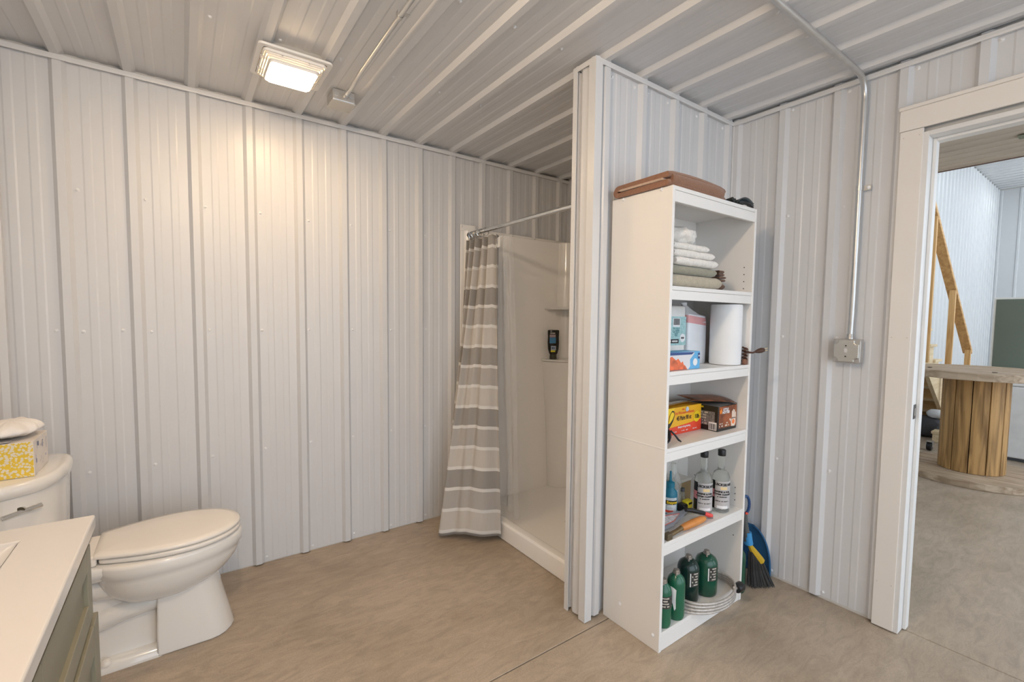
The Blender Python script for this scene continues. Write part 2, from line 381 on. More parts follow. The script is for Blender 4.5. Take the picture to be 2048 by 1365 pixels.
# side panel on the back wall, with front flange
g = G(); yy = YA - .0205
prp = [(1.488, yy), (1.488, yy - .008), (1.515, yy - .008), (1.524, yy - .020), (1.535, yy - .026), (2.33, yy - .034), (2.36, yy - .042), (2.385, yy - .07), (2.392, yy - .10), (XB - .021, yy - .10), (XB - .021, yy)]
g.prism(prp, 'z', .04, 1.885); sd = g.obj('side_panel', ACRY, sh, smooth=True, bev=.003, angle=35)
G().box(1.488, 1.60, yy - .006, yy, 1.885, 1.925).box(1.60, 2.40, yy - .004, yy, 1.885, 1.905).obj('nailing_flange', ACRY, sh, bev=.002)
G().box(2.392, XB - .021, YP2 + .03, yy - .098, .04, 1.885).obj('end_panel', ACRY, sh, bev=.004)
G().box(1.515, XB - .021, YP2 + .0225, YP2 + .035, .04, 1.885).obj('partition_panel', ACRY, sh, bev=.003)
cc = (2.396, yy - .03)
def quarter(r, n=14): return [cc] + [(cc[0] - r * math.cos(PI / 2 * k / n), cc[1] - r * math.sin(PI / 2 * k / n)) for k in range(n + 1)]
def tower(z0, z1, r0, r1, nm): 
    g = G(); g.loft([[(x, y, z0) for x, y in quarter(r0)], [(x, y, (z0 + z1) / 2) for x, y in quarter((r0 + r1) / 2 - .006)], [(x, y, z1) for x, y in quarter(r1)]]); return g.obj(nm, ACRY, sh, smooth=True, bev=.006, seg=3)
tower(.042, 1.006, .16, .225, 'soap_tower'); tower(1.006, 1.018, .245, .245, 'soap_shelf'); tower(1.385, 1.40, .215, .2, 'soap_shelf'); tower(1.40, 1.884, .10, .085, 'corner_column')
G().lathe([(.045, 0), (.045, .003), (.03, .005), (.0, .005)], (1.95, 2.05, .0455), 24).obj('drain', CHROME, sh)
for z in (1.91,): 
    for x in (1.497, 1.70, 1.90, 2.1): inst(SC, 'screw', (x, yy - .006, z if x < 1.6 else 1.897), sh, (PI / 2, 0, 0))

# curtain rod with end cups
RXd, RZd = 1.536, 1.855
rod = thing('curtain_rod', (RXd, 2.05, RZd), 'chrome tension rod across the shower opening', 'curtain rod')
G().tube([(RXd, YP2 + .038, RZd), (RXd, 2.2, RZd), (RXd, YA - .052, RZd)], .0125, 16).obj('rod', CHROME, rod, smooth=True)
G().lathe([(.015, 0), (.0158, .004), (.0158, .03), (.014, .033)], (RXd, YA - .082, RZd), 18, 'y').obj('end_cup', DGREY, rod, smooth=True)
G().lathe([(.014, 0), (.0158, .004), (.0158, .04), (.015, .043)], (RXd, YP2 + .0365, RZd), 18, 'y').obj('end_cup', NICKEL, rod, smooth=True)

def curtain_mat():
    mt = bpy.data.materials.new('striped_curtain_fabric'); mt.use_nodes = True; nt = mt.node_tree; N = nt.nodes; L = nt.links; b = N['Principled BSDF']
    uv = N.new('ShaderNodeUVMap'); uv.uv_map = 'UVMap'; sx = N.new('ShaderNodeSeparateXYZ'); L.new(uv.outputs[0], sx.inputs[0])
    def mth(op, a, bb=None):
        n = N.new('ShaderNodeMath'); n.operation = op
        for i, q in enumerate((a, bb)):
            if q is None: continue
            if isinstance(q, (int, float)): n.inputs[i].default_value = q
            else: L.new(q, n.inputs[i])
        return n.outputs[0]
    t = mth('MULTIPLY', sx.outputs[1], 14.75); fr = mth('FRACT', mth('ADD', t, .52)); white = mth('LESS_THAN', fr, .155)
    ph = mth('FRACT', mth('DIVIDE', mth('FLOOR', mth('ADD', t, .52)), 3.0))
    r = N.new('ShaderNodeValToRGB'); r.color_ramp.interpolation = 'CONSTANT'; e = r.color_ramp.elements
    e[0].position = 0; e[0].color = (.40, .375, .345, 1); e[1].position = .2; e[1].color = (.52, .49, .455, 1)
    k = e.new(.55); k.color = (.66, .62, .57, 1); L.new(ph, r.inputs[0])
    # order from the top: dark, mid, light
    mx = N.new('ShaderNodeMixRGB'); L.new(white, mx.inputs[0]); L.new(r.outputs[0], mx.inputs[1]); mx.inputs[2].default_value = (.83, .81, .78, 1)
    wv = N.new('ShaderNodeTexNoise'); wv.inputs['Scale'].default_value = 1.0; mp = N.new('ShaderNodeMapping'); mp.inputs['Scale'].default_value = (700, 25, 1); L.new(uv.outputs[0], mp.inputs[0]); L.new(mp.outputs[0], wv.inputs['Vector'])
    m2 = N.new('ShaderNodeMixRGB'); m2.blend_type = 'OVERLAY'; m2.inputs[0].default_value = .12; L.new(mx.outputs[0], m2.inputs[1]); L.new(wv.outputs[0], m2.inputs[2])
    L.new(m2.outputs[0], b.inputs['Base Color']); b.inputs['Roughness'].default_value = .8; b.inputs['Sheen Weight'].default_value = .2
    tr = N.new('ShaderNodeBsdfTranslucent'); L.new(m2.outputs[0], tr.inputs[0]); ms = N.new('ShaderNodeMixShader'); ms.inputs[0].default_value = .22
    out = N['Material Output']; L.new(b.outputs[0], ms.inputs[1]); L.new(tr.outputs[0], ms.inputs[2]); L.new(ms.outputs[0], out.inputs[0]); return mt
def clear_plastic(name, alpha=.2, tint=(.9, .9, .88), rough=.08):
    mt = bpy.data.materials.new(name); mt.use_nodes = True; nt = mt.node_tree; N = nt.nodes; L = nt.links; b = N['Principled BSDF']
    nz = N.new('ShaderNodeTexNoise'); nz.inputs['Scale'].default_value = 9; rr = N.new('ShaderNodeMapRange'); rr.inputs[3].default_value = alpha * .7; rr.inputs[4].default_value = alpha * 1.3
    tc = N.new('ShaderNodeTexCoord'); L.new(tc.outputs['Object'], nz.inputs['Vector']); L.new(nz.outputs[0], rr.inputs[0]); L.new(rr.outputs[0], b.inputs['Alpha'])
    b.inputs['Base Color'].default_value = (*tint, 1); b.inputs['Roughness'].default_value = rough; b.inputs['Specular IOR Level'].default_value = .9; MATS[name] = mt; return mt
CURT = curtain_mat(); LINER = clear_plastic('clear_vinyl', .20)
def lerp(a, b, t): return a + (b - a) * t
def poly_at(pts, t):
    n = len(pts) - 1; x = min(max(t, 0), .99999) * n; i = int(x); f = x - i
    # catmull-rom
    P = [Vector(pts[max(0, i - 1)]), Vector(pts[i]), Vector(pts[min(n, i + 1)]), Vector(pts[min(n, i + 2)])]
    return .5 * ((2 * P[1]) + (P[2] - P[0]) * f + (2 * P[0] - 5 * P[1] + 4 * P[2] - P[3]) * f * f + (3 * P[1] - P[0] - 3 * P[2] + P[3]) * f ** 3)
ZT, ZB = 1.818, .035
TOPP = [(1.528, 2.615), (1.522, 2.53), (1.525, 2.42), (1.535, 2.31)]
BOTP = [(1.42, 2.585), (1.262, 2.50), (1.232, 2.385), (1.325, 2.27), (1.478, 2.165)]
def curt(u, v):
    s = v ** 1.0
    a = poly_at(TOPP, u); b = poly_at(BOTP, u); p = a.lerp(b, s ** 1.12)
    amp = lerp(.026, .016, s) * (1 if .02 < u < .98 else .5)
    fold = math.sin(2 * PI * (5.0 * u + .12 * math.sin(4 * v))) + .35 * math.sin(2 * PI * 9 * u + 2 * v)
    fold2 = math.sin(2 * PI * 2.6 * u + .6)
    d = fold * amp * (1 - .65 * s) + fold2 * .018 * s
    return (p.x - d, p.y - d * .35, lerp(ZT, ZB, v) - .008 * (1 - v) * abs(math.sin(PI * 9 * u)) + .012 * v * math.sin(2 * PI * 1.6 * u))
sc = thing('shower_curtain', (1.40, 2.4, .02), 'grey white and taupe striped fabric shower curtain drawn to the left', 'curtain')
g = G().grid(curt, 110, 70); cl = g.obj('fabric', CURT, sc, smooth=True, angle=180)
uvl = cl.data.uv_layers.new(name='UVMap')
for lp in cl.data.loops:
    i = lp.vertex_index; uvl.data[lp.index].uv = ((i % 111) / 110, (i // 111) / 70)
md = cl.modifiers.new('solid', 'SOLIDIFY'); md.thickness = .0012
for k in range(9):
    y = 2.592 - k * .017 if k < 7 else 2.475 - (k - 7) * .045
    c = Vector((RXd, y, RZd - .008)); tl = random.uniform(-.4, .4)
    ring = [(c.x + .0225 * math.cos(a), c.y + .0225 * math.cos(a) * math.sin(tl) * .5, c.z + .0245 * math.sin(a)) for a in [2 * PI * q / 18 for q in range(18)]]
    G().tube(ring, .0017, 6, closed=True).obj('curtain_ring', CHROME, sc, smooth=True)
def lin(u, v):
    a = poly_at([(1.582, 2.43), (1.590, 2.36), (1.588, 2.285), (1.597, 2.235)], u); b = poly_at([(1.63, 2.42), (1.645, 2.33), (1.66, 2.27), (1.672, 2.225)], u)
    p = a.lerp(b, v); d = .012 * math.sin(2 * PI * 3.2 * u + 2.5 * v) + .006 * math.sin(7 * v + 5 * u) + .007 * noise.noise((u * 7, v * 26, 3)) + .003 * noise.noise((u * 18, v * 60, 9))
    return (p.x + d, p.y + d * .6, lerp(1.812, .09, v) + .03 * v * math.sin(6 * u))
ln = G().grid(lin, 60, 160).obj('shower_liner', LINER, None, smooth=True, angle=180); tag(ln, 'clear crinkled plastic liner hanging beside the striped curtain', 'shower liner')
G().grid(lambda u, v: (1.546, 2.345 - .06 * u, 1.79 - .06 * v + .01 * u), 2, 2).obj('care_label', WHITEP, sc, solid=.0006)

# ------------------------------------------------------------------ shower gel bottle, standing on its cap
bx, by, bz = 2.226, 2.575, 1.0185
bt = thing('shower_gel_bottle', (bx, by, bz), 'black squeeze bottle standing on its cap on the shower shelf', 'bottle')
ang = math.atan2(-.62, -.45) 
BL = pm('black_gloss_plastic', (.02, .017, .012), .22, var=.1)
def brings(hw, hd, z, n=24, sq=2.6):
    out = []
    for i in range(n):
        a = 2 * PI * i / n; c, s_ = math.cos(a), math.sin(a)
        out.append((bx + hw * math.copysign(abs(c) ** (2 / sq), c), by + hd * math.copysign(abs(s_) ** (2 / sq), s_), bz + z))
    return out
rotb = -.55
g = G().loft([brings(.024, .020, .034), brings(.032, .024, .044), brings(.040, .025, .075), brings(.043, .026, .12), brings(.041, .026, .165), brings(.043, .025, .20), brings(.042, .023, .212), brings(.036, .017, .216)]).rotz(rotb, (bx, by, 0))
g.obj('bottle_body', BL, bt, smooth=True)
G().loft([brings(.026, .021, 0), brings(.0265, .0215, .003), brings(.025, .020, .036)]).rotz(rotb, (bx, by, 0)).obj('cap', pm('olive_black_plastic', (.045, .042, .025), .3), bt, smooth=True)
fx, fy = Vector((math.cos(rotb), math.sin(rotb), 0)), Vector((math.sin(rotb), -math.cos(rotb), 0))
def gelq(u, v, hw, hh, mat, nm='label_print', off=.0275):
    c = Vector((bx, by, bz + v)) + fx * u + fy * off; quad(G(), c, fx, (0, 0, 1), hw, hh).obj(nm, mat, bt, fix=False)
gelq(-.010, .172, .022, .010, pm('print_mauve', (.35, .26, .28), .4)); gelq(-.009, .139, .023, .021, pm('print_sky_blue', (.06, .22, .42), .4)); gelq(-.003, .083, .019, .016, pm('print_silver_blue', (.34, .40, .50), .4)); gelq(-.006, .060, .017, .006, pm('print_yellow', (.8, .72, .02), .4))
text_plane('lettering', '~6', .012, Vector((bx, by, bz + .192)) + fx * -.010 + fy * .0285, fx, (0, 0, 1), pm('print_cream', (.7, .68, .6), .4), bt)
text_plane('lettering', '~2', .022, Vector((bx, by, bz + .083)) + fx * -.003 + fy * .0285, fx, (0, 0, 1), pm('print_navy', (.04, .06, .15), .4), bt, .0006)

# ------------------------------------------------------------------ ceiling exhaust fan with light
FXc, FYc = .400, 2.172
fan = thing('exhaust_fan_light', (FXc, FYc, ZC - .075), 'square white ceiling exhaust fan with glowing warm light lens', 'ceiling light')
FANM = pm('white_fan_plastic', (.82, .80, .77), .35, var=.01)
def frame(ho, hi, z0, z1, r=.018, ri=.012):
    g = G(); o = rrect(FXc, FYc, ho, ho, r); i = rrect(FXc, FYc, hi, hi, ri)
    g.loft([[(x, y, z1) for x, y in o], [(x, y, z0) for x, y in o], [(x, y, z0) for x, y in i], [(x, y, z1) for x, y in i]], False, False); n = len(o)
    g.f += [(k, 3 * n + k, 3 * n + (k + 1) % n, (k + 1) % n) for k in range(n)]
    return g
frame(.138, .118, ZC - .036, ZC - .026).obj('outer_frame', FANM, fan, bev=.003)
for k in range(4):
    frame(.117 - k * .0075, .1125 - k * .0075, ZC - .046 - k * .0052, ZC - .034 - k * .0052).obj('louver', FANM, fan, bev=.0012, seg=1)
frame(.0915, .086, ZC - .070, ZC - .046).obj('lens_rim', FANM, fan, bev=.002)
for sx_, sy_ in ((1, 0), (-1, 0), (0, 1), (0, -1)):
    for q in (-1, 1):
        cx, cy = FXc + sx_ * .103 + (sy_ != 0) * q * .05, FYc + sy_ * .103 + (sx_ != 0) * q * .05
        G().box(cx - .016 * abs(sx_) - .0025 * abs(sy_), cx + .016 * abs(sx_) + .0025 * abs(sy_), cy - .016 * abs(sy_) - .0025 * abs(sx_), cy + .016 * abs(sy_) + .0025 * abs(sx_), ZC - .048, ZC - .038).obj('louver_rib', FANM, fan)
G().box(FXc - .112, FXc + .112, FYc - .112, FYc + .112, ZC - .034, ZC - .0005).obj('housing', pm('fan_housing', (.42, .40, .37), .6), fan)
g = G(); g.loft([[(x, y, ZC - .050) for x, y in rrect(FXc, FYc, .0855, .0855, .012)], [(x, y, ZC - .072) for x, y in rrect(FXc, FYc, .0855, .0855, .014)], [(x, y, ZC - .078) for x, y in rrect(FXc, FYc, .079, .079, .014)]])
g.obj('light_lens', pm('lit_lens', (.9, .85, .75), .4, emit=(1.0, .70, .40), estr=FAN_EMIT), fan, smooth=True)

# ------------------------------------------------------------------ conduits and steel boxes
cb = thing('ceiling_junction_box', (.652, 2.345, ZC - .058), 'square galvanized junction box on the ceiling beside the fan', 'junction box')
G().box(.600, .704, 2.293, 2.397, ZC - .054, ZC - .002).obj('box_body', GALV, cb, bev=.004)
G().box(.598, .706, 2.291, 2.399, ZC - .058, ZC - .054).obj('cover_plate', pm('cover_plate_steel', (.55, .53, .49), .42, .7, var=.04), cb, bev=.002)
for x, y in ((.607, 2.300), (.697, 2.390)): G().lathe([(.004, -.002), (.004, 0)], (x, y, ZC - .0575), 10).obj('cover_screw', GALV, cb)
for x in (.618, .686): G().lathe([(.010, 0), (.010, .002)], (x, 2.2905, ZC - .026), 14, 'y').obj('knockout', EMT, cb)
G().lathe([(.008, 0), (.008, .002)], (.5985, 2.33, ZC - .026), 14, 'x').obj('knockout', EMT, cb)
c1 = thing('ceiling_conduit', (.645, 1.8, ZC - .03), 'thin steel conduit running along the ceiling ribs from the junction box', 'conduit')
path = [(.657, 2.30, ZC - .030), (.657, 2.26, ZC - .030), (.656, 2.22, ZC - .032), (.652, 2.17, ZC - .038), (.648, 2.12, ZC - .0375), (.645, 2.05, ZC - .036), (.640, 1.6, ZC - .034), (.632, .8, ZC - .034), (.625, -.6, ZC - .034)]
G().tube(path, .0090, 14).obj('pipe', EMT, c1, smooth=True)
G().lathe([(.013, 0), (.013, .012), (.0105, .014), (.0105, .028)], (.657, 2.263, ZC - .030), 14, 'y').obj('connector', GALV, c1, smooth=True)
def strap(parent, c, along, r=.0125):
    if along == 'y':
        a = [(c[0] + r * math.cos(t), c[1], c[2] - r * math.sin(t)) for t in [PI * q / 10 for q in range(11)]]
        g = G(); g.loft([[(x, c[1] - .008, z) for x, _, z in a] + [(c[0] - r, c[1] - .008, ZC - .019)], [(x, c[1] + .008, z) for x, _, z in a] + [(c[0] - r, c[1] + .008, ZC - .019)]], False, False, closed=False)
        g.box(c[0] + r - .001, c[0] + r + .022, c[1] - .008, c[1] + .008, ZC - .0235, ZC - .021)
    g.obj('strap', GALV, parent, solid=.0015)
strap(c1, (.6405, 1.575, ZC - .0345), 'y', .0105)
wbx = thing('wall_junction_box', (XB - .02, .781, 1.135), 'square galvanized junction box with raised cover on the right wall', 'junction box')
xb1 = XB - .0195; xf = xb1 - .036
G().box(xf, xb1, .7285, .8335, 1.132, 1.237).obj('box_body', GALV, wbx, bev=.004)
def notch(y0, y1, z0, z1, r):
    return [(y0 + r, z0), (y1 - r, z0), (y1 - r, z0 + r * .6), (y1 - r * .6, z0 + r), (y1, z0 + r), (y1, z1 - r), (y1 - r * .6, z1 - r), (y1 - r, z1 - r * .6), (y1 - r, z1), (y0 + r, z1), (y0 + r, z1 - r * .6), (y0 + r * .6, z1 - r), (y0, z1 - r), (y0, z0 + r), (y0 + r * .6, z0 + r), (y0 + r, z0 + r * .6)]
G().prism(notch(.733, .829, 1.1365, 1.2325, .017), 'x', xf - .009, xf).obj('raised_cover', pm('cover_plate_steel2', (.58, .57, .53), .36, .75, var=.05), wbx, bev=.0035, seg=3)
for y, z in ((.7345, 1.138), (.8275, 1.138), (.7345, 1.231), (.8275, 1.231)): G().lathe([(.0045, 0), (.004, -.003)], (xf, y, z), 10, 'x').obj('cover_screw', GALV, wbx)
for z in (1.208, 1.161): G().lathe([(.003, 0), (.003, -.0015)], (xf - .009, .781, z), 10, 'x').obj('cover_screw', BLACK, wbx)
quad(G(), (xf - .0094, .781, 1.187), (0, 1, 0), (0, 0, 1), .006, .009).obj('stamp', pm('paper_stamp', (.68, .67, .65), .5), wbx, fix=False)
c2 = thing('wall_conduit', (XB - .03, .775, 1.24), 'steel conduit bending from the ceiling down the right wall', 'conduit')
xc = XB - .0315; zc = ZC - .0315; R = .085
path = [(-.3, .768, zc), (.8, .769, zc), (xc - R, .772, zc)] + [(xc - R + R * math.sin(t), .772, zc - R + R * math.cos(t)) for t in [PI / 2 * q / 10 for q in range(1, 11)]] + [(xc, .7735, 2.0), (xc, .775, 1.4), (xc, .777, 1.25)]
G().tube(path, .0118, 16).obj('pipe', EMT, c2, smooth=True)
G().lathe([(.0155, 0), (.0155, .006), (.0140, .008), (.0140, .02), (.0128, .022)], (xc, .777, 1.2375), 14).obj('connector', GALV, c2, smooth=True)
g = G(); a = [(xc - .0125 * math.sin(t), .7735 + .0125 * math.cos(t)) for t in [PI * q / 10 for q in range(11)]]
g.loft([[(x, y, 1.882) for x, y in a], [(x, y, 1.902) for x, y in a]], False, False, closed=False); g.box(xc + .010, xc + .0118, .735, .762, 1.882, 1.902)
g.obj('strap', GALV, c2, solid=.0016)
inst(SC, 'strap_screw', (xc + .010, .745, 1.892), c2, (0, -PI / 2, 0))

# ------------------------------------------------------------------ bookcase
BX0, BX1, BY0, BY1, BZ = 1.4885, 2.1085, 1.0613, 1.3565, 1.8125
bk = thing('bookcase', ((BX0 + BX1) / 2, (BY0 + BY1) / 2, 0), 'tall narrow white bookcase against the partition with five open shelves', 'bookcase')
T = .0155
for x in (BX0, BX1 - T):
    G().box(x, x + T, BY0, BY1, 0, .8145).obj('side_panel', LAM, bk, bev=.0012, seg=1)
    G().box(x, x + T, BY0, BY1, .8165, BZ).obj('side_panel', LAM, bk, bev=.0012, seg=1)
    G().box(x - .0012, x + T + .0012, BY0 - .0006, BY1, .8125, .8185).obj('joint_strip', LAMEDGE, bk, bev=.001, seg=1)
G().box(BX0 + T, BX1 - T, BY1 - .004, BY1, .02, BZ - .01).obj('back_panel', LAM, bk)
G().box(1.80, 1.802, BY1 - .0055, BY1 - .004, .08, BZ - .02).obj('back_seam', pm('seam_grey', (.5, .48, .45), .6), bk)
SZ = [1.4415, 1.1135, .8145, .4405, .0775]
G().box(BX0 + T, BX1 - T, BY0, BY1 - .004, BZ - T, BZ).obj('top_board', LAM, bk, bev=.001, seg=1)
G().box(BX0 + T, BX1 - T, BY0 + .0005, BY0 + T, BZ - .058, BZ - T - .001).obj('top_rail', LAM, bk, bev=.001, seg=1)
for i, z in enumerate(SZ):
    s = G().box(BX0 + T, BX1 - T, BY0 + .001, BY1 - .004, z - T, z).obj('shelf', LAM, bk, bev=.001, seg=1)
    G().box(BX0 + T, BX1 - T, BY0 + .002, BY0 + .017, (z - .052) if i < 4 else .001, z - T - .0008).obj('shelf_rail', LAM, bk, bev=.001, seg=1)
HOLE = pm('pin_hole', (.03, .028, .025), .9)
hg = G().lathe([(.0026, 0), (.0026, -.0006)], (0, 0, 0), 8, 'x')
hm = bpy.data.meshes.new('pin_hole'); hm.from_pydata(hg.v, [], hg.f); hm.materials.append(HOLE)
class HS: data = hm
for y in (BY0 + .040, BY1 - .045):
    for z in (1.46, 1.492, 1.524, 1.556, .47, .50, .53, .36, .39, 1.19, 1.22, .30): inst(HS, 'pin_hole', (BX1 - T, y, z), bk)
for (y, z) in ((BY0 + .03, .06), (BY0 + .20, .10)): inst(SC, 'cam_cap', (BX0, y, z), bk, (0, -PI / 2, 0))
for (y, z) in ((BY0 + .05, BZ - .007), (BY0 + .235, BZ - .007)): inst(SC, 'cam_cap', (BX0, y, z), bk, (0, -PI / 2, 0))

# ------------------------------------------------------------------ things on top of the bookcase
def cloth_mat(name, col, bump=.6, bs=260):
    return pm(name, col, .9, var=.10, scale=70, bump=bump, bscale=bs, sheen=.25)
TBROWN = cloth_mat('brown_terry', (.27, .135, .080)); TBROWNL = cloth_mat('pale_brown_hem', (.50, .36, .27)); TWHITE = cloth_mat('white_terry', (.80, .76, .70)); TSAGE = cloth_mat('sage_terry', (.30, .285, .215)); TTAN = cloth_mat('tan_terry', (.46, .40, .30)); TDBROWN = cloth_mat('dark_brown_terry', (.12, .055, .028))
def folded(x0, x1, y0, y1, z0, z1, layers, seed, loops=1, droop=0.0):
    """folded towel: stacked layers, folded edge rounded at the -Y and right side; each layer one rounded slab joined"""
    g = G(); n = layers; h = (z1 - z0) / n; rnd = random.Random(seed)
    for k in range(n):
        a = z0 + k * h; ins = .004 * rnd.random(); r = h * .49
        def sec(x, hw=1.0):
            pts = []
            cy0, cy1 = y0 + ins + r, y1 - ins - r
            for t in range(7): q = PI / 2 + PI * t / 6; pts.append((x, cy0 + r * math.cos(q) * 1.0, a + h / 2 + r * math.sin(q) * hw))
            for t in range(7): q = -PI / 2 + PI * t / 6; pts.append((x, cy1 + r * math.cos(q), a + h / 2 + r * math.sin(q) * hw))
            return pts
        xs = [x0 + ins, x0 + ins + .004, x0 + ins + .02] + [lerp(x0 + .04, x1 - .04, t / 6) for t in range(7)] + [x1 - ins - .02, x1 - ins - .005, x1 - ins]
        rings = []
        for i, x in enumerate(xs):
            f = .55 if i in (0, len(xs) - 1) else (.85 if i in (1, len(xs) - 2) else 1.0)
            rr = [(p[0], p[1], a + h / 2 + (p[2] - a - h / 2) * f + .0022 * noise.noise((p[0] * 22, p[1] * 22, seed + k))) for p in sec(x)]
            rings.append(rr)
        g.loft(rings)
    return g
# folded brown towel: spiral section extruded along x so the fold shows at its left end
def fold_section(y0, y1, z0, th, seed):
    """S-fold ribbon: outer wrap and inner pale lining, as two closed profiles in (y,z)"""
    r = th
    outer = []
    h = 2 * th + .012
    # outer band wraps around the far end (y1)
    for t in range(9): q = PI / 2 - PI * t / 8; outer.append((y1 - h / 2 + h / 2 * math.cos(q), z0 + h / 2 + h / 2 * math.sin(q)))
    outer += [(y0 + .006, z0), (y0, z0 + th * .5), (y0 + .006, z0 + th)]
    hi = h / 2 - th
    for t in range(9): q = -PI / 2 + PI * t / 8; outer.append((y1 - h / 2 + hi * math.cos(q), z0 + h / 2 + hi * math.sin(q)))
    outer += [(y0 + .006, z0 + h - th), (y0, z0 + h - th * .5), (y0 + .006, z0 + h)]
    return outer, h
tw = thing('brown_towel', (1.68, 1.21, BZ), 'folded brown towel with pale edge lying on top of the bookcase', 'towel')
sec, hh = fold_section(1.075, 1.345, BZ + .001, .021, 1)
g = G(); rings = []
for i in range(13):
    x = lerp(1.478, 1.872, i / 12); e = .0 if 0 < i < 12 else 1
    rings.append([(x, y + .003 * math.sin(9 * x + z * 60), z + (.004 * math.sin(7 * x + 14 * y) + .006 * math.sin((x - 1.478) / .394 * PI)) * (1 if z > BZ + .02 else 0) - (0.004 * e if z > BZ + .03 else 0)) for y, z in sec])
g.loft(rings); g.obj('outer_fold', TBROWN, tw, smooth=True, bev=.006, seg=2, angle=70)
inner = [(1.095, BZ + .0232), (1.30, BZ + .0232), (1.318, BZ + .028), (1.30, BZ + .0325), (1.10, BZ + .0325)]
g = G(); g.loft([[(x, y, z + .004 * math.sin((x - 1.478) / .394 * PI)) for y, z in inner] for x in (1.474, 1.6, 1.75, 1.868)]); g.obj('inner_fold', TBROWNL, tw, bev=.002)
# end roll over the front edge
g = G(); g.loft([[(x, 1.100 + (.036 + .0) * math.cos(q) * (.9 if x < 1.86 else .6), BZ + .0300 + .0290 * math.sin(q) * (1 if x < 1.84 else (.86 if x < 1.86 else .6))) for q in [2 * PI * t / 18 for t in range(18)]] for x in (1.50, 1.52, 1.6, 1.7, 1.80, 1.85, 1.868)]); g.obj('front_roll', TBROWN, tw, smooth=True)
G().loft([[(x, 1.10 + .03 * math.cos(q), BZ + .004 + .004 * math.sin(q)) for q in [2 * PI * t / 12 for t in range(12)]] for x in (1.865, 1.885, 1.893)]).obj('bright_blue_cloth', pm('bright_blue_fabric', (.02, .25, .5), .8), None)
bc = bpy.data.objects['bright_blue_cloth']; tag(bc, 'scrap of bright blue cloth poking out beside the brown towel', 'cloth')
gl = thing('safety_glasses', (2.02, 1.10, BZ), 'dark grey wraparound safety glasses lying on top of the bookcase', 'glasses')
def shell(u, v):
    a = lerp(-1.25, 1.25, u); r = .064 - .01 * abs(a)
    return (2.052 + r * math.cos(a) * .55 - .02, 1.105 + r * math.sin(a) * .95, BZ + .004 + .040 * v * (1 - .45 * abs(u - .5) * 1.4) + .006 * math.sin(PI * v))
G().grid(lambda u, v: (lerp(1.985, 2.098, u), 1.082 + .028 * math.sin(PI * v) - .01 * u, BZ + .012 + .032 * math.sin(PI * (.12 + .76 * u)) * (.35 + .65 * v)), 14, 8).obj('lens', pm('smoked_lens', (.085, .095, .10), .18), gl, smooth=True, solid=.004)
G().tube([(1.985, 1.085, BZ + .008), (2.02, 1.075, BZ + .016), (2.06, 1.073, BZ + .018), (2.098, 1.078, BZ + .010)], .006, 8).obj('frame', BLACK, gl, smooth=True)
G().tube([(2.095, 1.082, BZ + .012), (2.085, 1.14, BZ + .008), (2.06, 1.19, BZ + .006)], .004, 8).obj('temple_arm', BLACK, gl, smooth=True)
hd = thing('black_strap', (1.94, 1.09, BZ), 'crumpled black strap between the brown towel and the glasses', 'strap')
G().tube([(1.898 + .075 * t / 24 + .008 * math.sin(t), 1.083 + .018 * math.cos(t * .9), BZ + .0075 + .010 * abs(math.sin(t * .55))) for t in range(25)], .0065, 8).obj('webbing', pm('black_webbing', (.018, .022, .018), .7, var=.3, scale=60), hd, smooth=True)
G().box(1.925, 1.94, 1.078, 1.10, BZ + .014, BZ + .023).obj('buckle', DGREY, hd, bev=.003)

# ------------------------------------------------------------------ shelf 1: towels
z = SZ[0] + .0006
tw1 = folded(1.506, 1.866, 1.072, 1.31, z, z + .050, 1, 3).obj('tan_towel', TTAN, None, smooth=True); tag(tw1, 'folded tan towel at the bottom of the towel stack', 'towel', 'towels on the upper shelf')
tw2 = folded(1.506, 1.838, 1.078, 1.31, z + .0505, z + .086, 1, 5).obj('sage_towel', TSAGE, None, smooth=True); tag(tw2, 'folded sage green towel second from the bottom of the stack', 'towel', 'towels on the upper shelf')
tw3 = folded(1.54, 1.834, 1.070, 1.30, z + .0865, z + .118, 1, 6).obj('white_towel', TWHITE, None, smooth=True); tag(tw3, 'folded white towel lying directly on the sage green towel', 'towel', 'towels on the upper shelf')
tw4 = folded(1.53, 1.808, 1.074, 1.30, z + .1185, z + .147, 1, 8).obj('white_towel', TWHITE, None, smooth=True); tag(tw4, 'folded white towel in the middle of the white towels', 'towel', 'towels on the upper shelf')
tw5 = folded(1.53, 1.772, 1.076, 1.30, z + .1475, z + .173, 1, 9).obj('white_towel', TWHITE, None, smooth=True); tag(tw5, 'folded white towel just under the crumpled one', 'towel', 'towels on the upper shelf')
def crump(seed, cx, cy, cz, rx, ry, rz, amp, fr, pw=.85):
    bm = bmesh.new(); bmesh.ops.create_icosphere(bm, subdivisions=4, radius=1)
    g = G(); vs_ = []
    for v in bm.verts:
        p = v.co; d = 1 + amp * (1 - abs(noise.noise(p * fr + Vector((seed, 0, 0)))) * 2.2) + amp * .5 * noise.noise(p * fr * 2.1 + Vector((0, seed, 0)))
        sg = lambda q: math.copysign(abs(q) ** pw, q)
        vs_.append((cx + rx * sg(p.x) * d, cy + ry * sg(p.y) * d, max(cz - rz * .92, cz + rz * sg(p.z) * d)))
    g.add(vs_, [tuple(v.index for v in f.verts) for f in bm.faces]); bm.free(); return g
tw6 = crump(4.0, 1.648, 1.180, z + .2115, .098, .080, .0400, .20, 1.4, 1.0).obj('crumpled_towel', TWHITE, None, smooth=True, angle=180); tag(tw6, 'loosely crumpled white towel on top of the stack', 'towel', 'towels on the upper shelf')
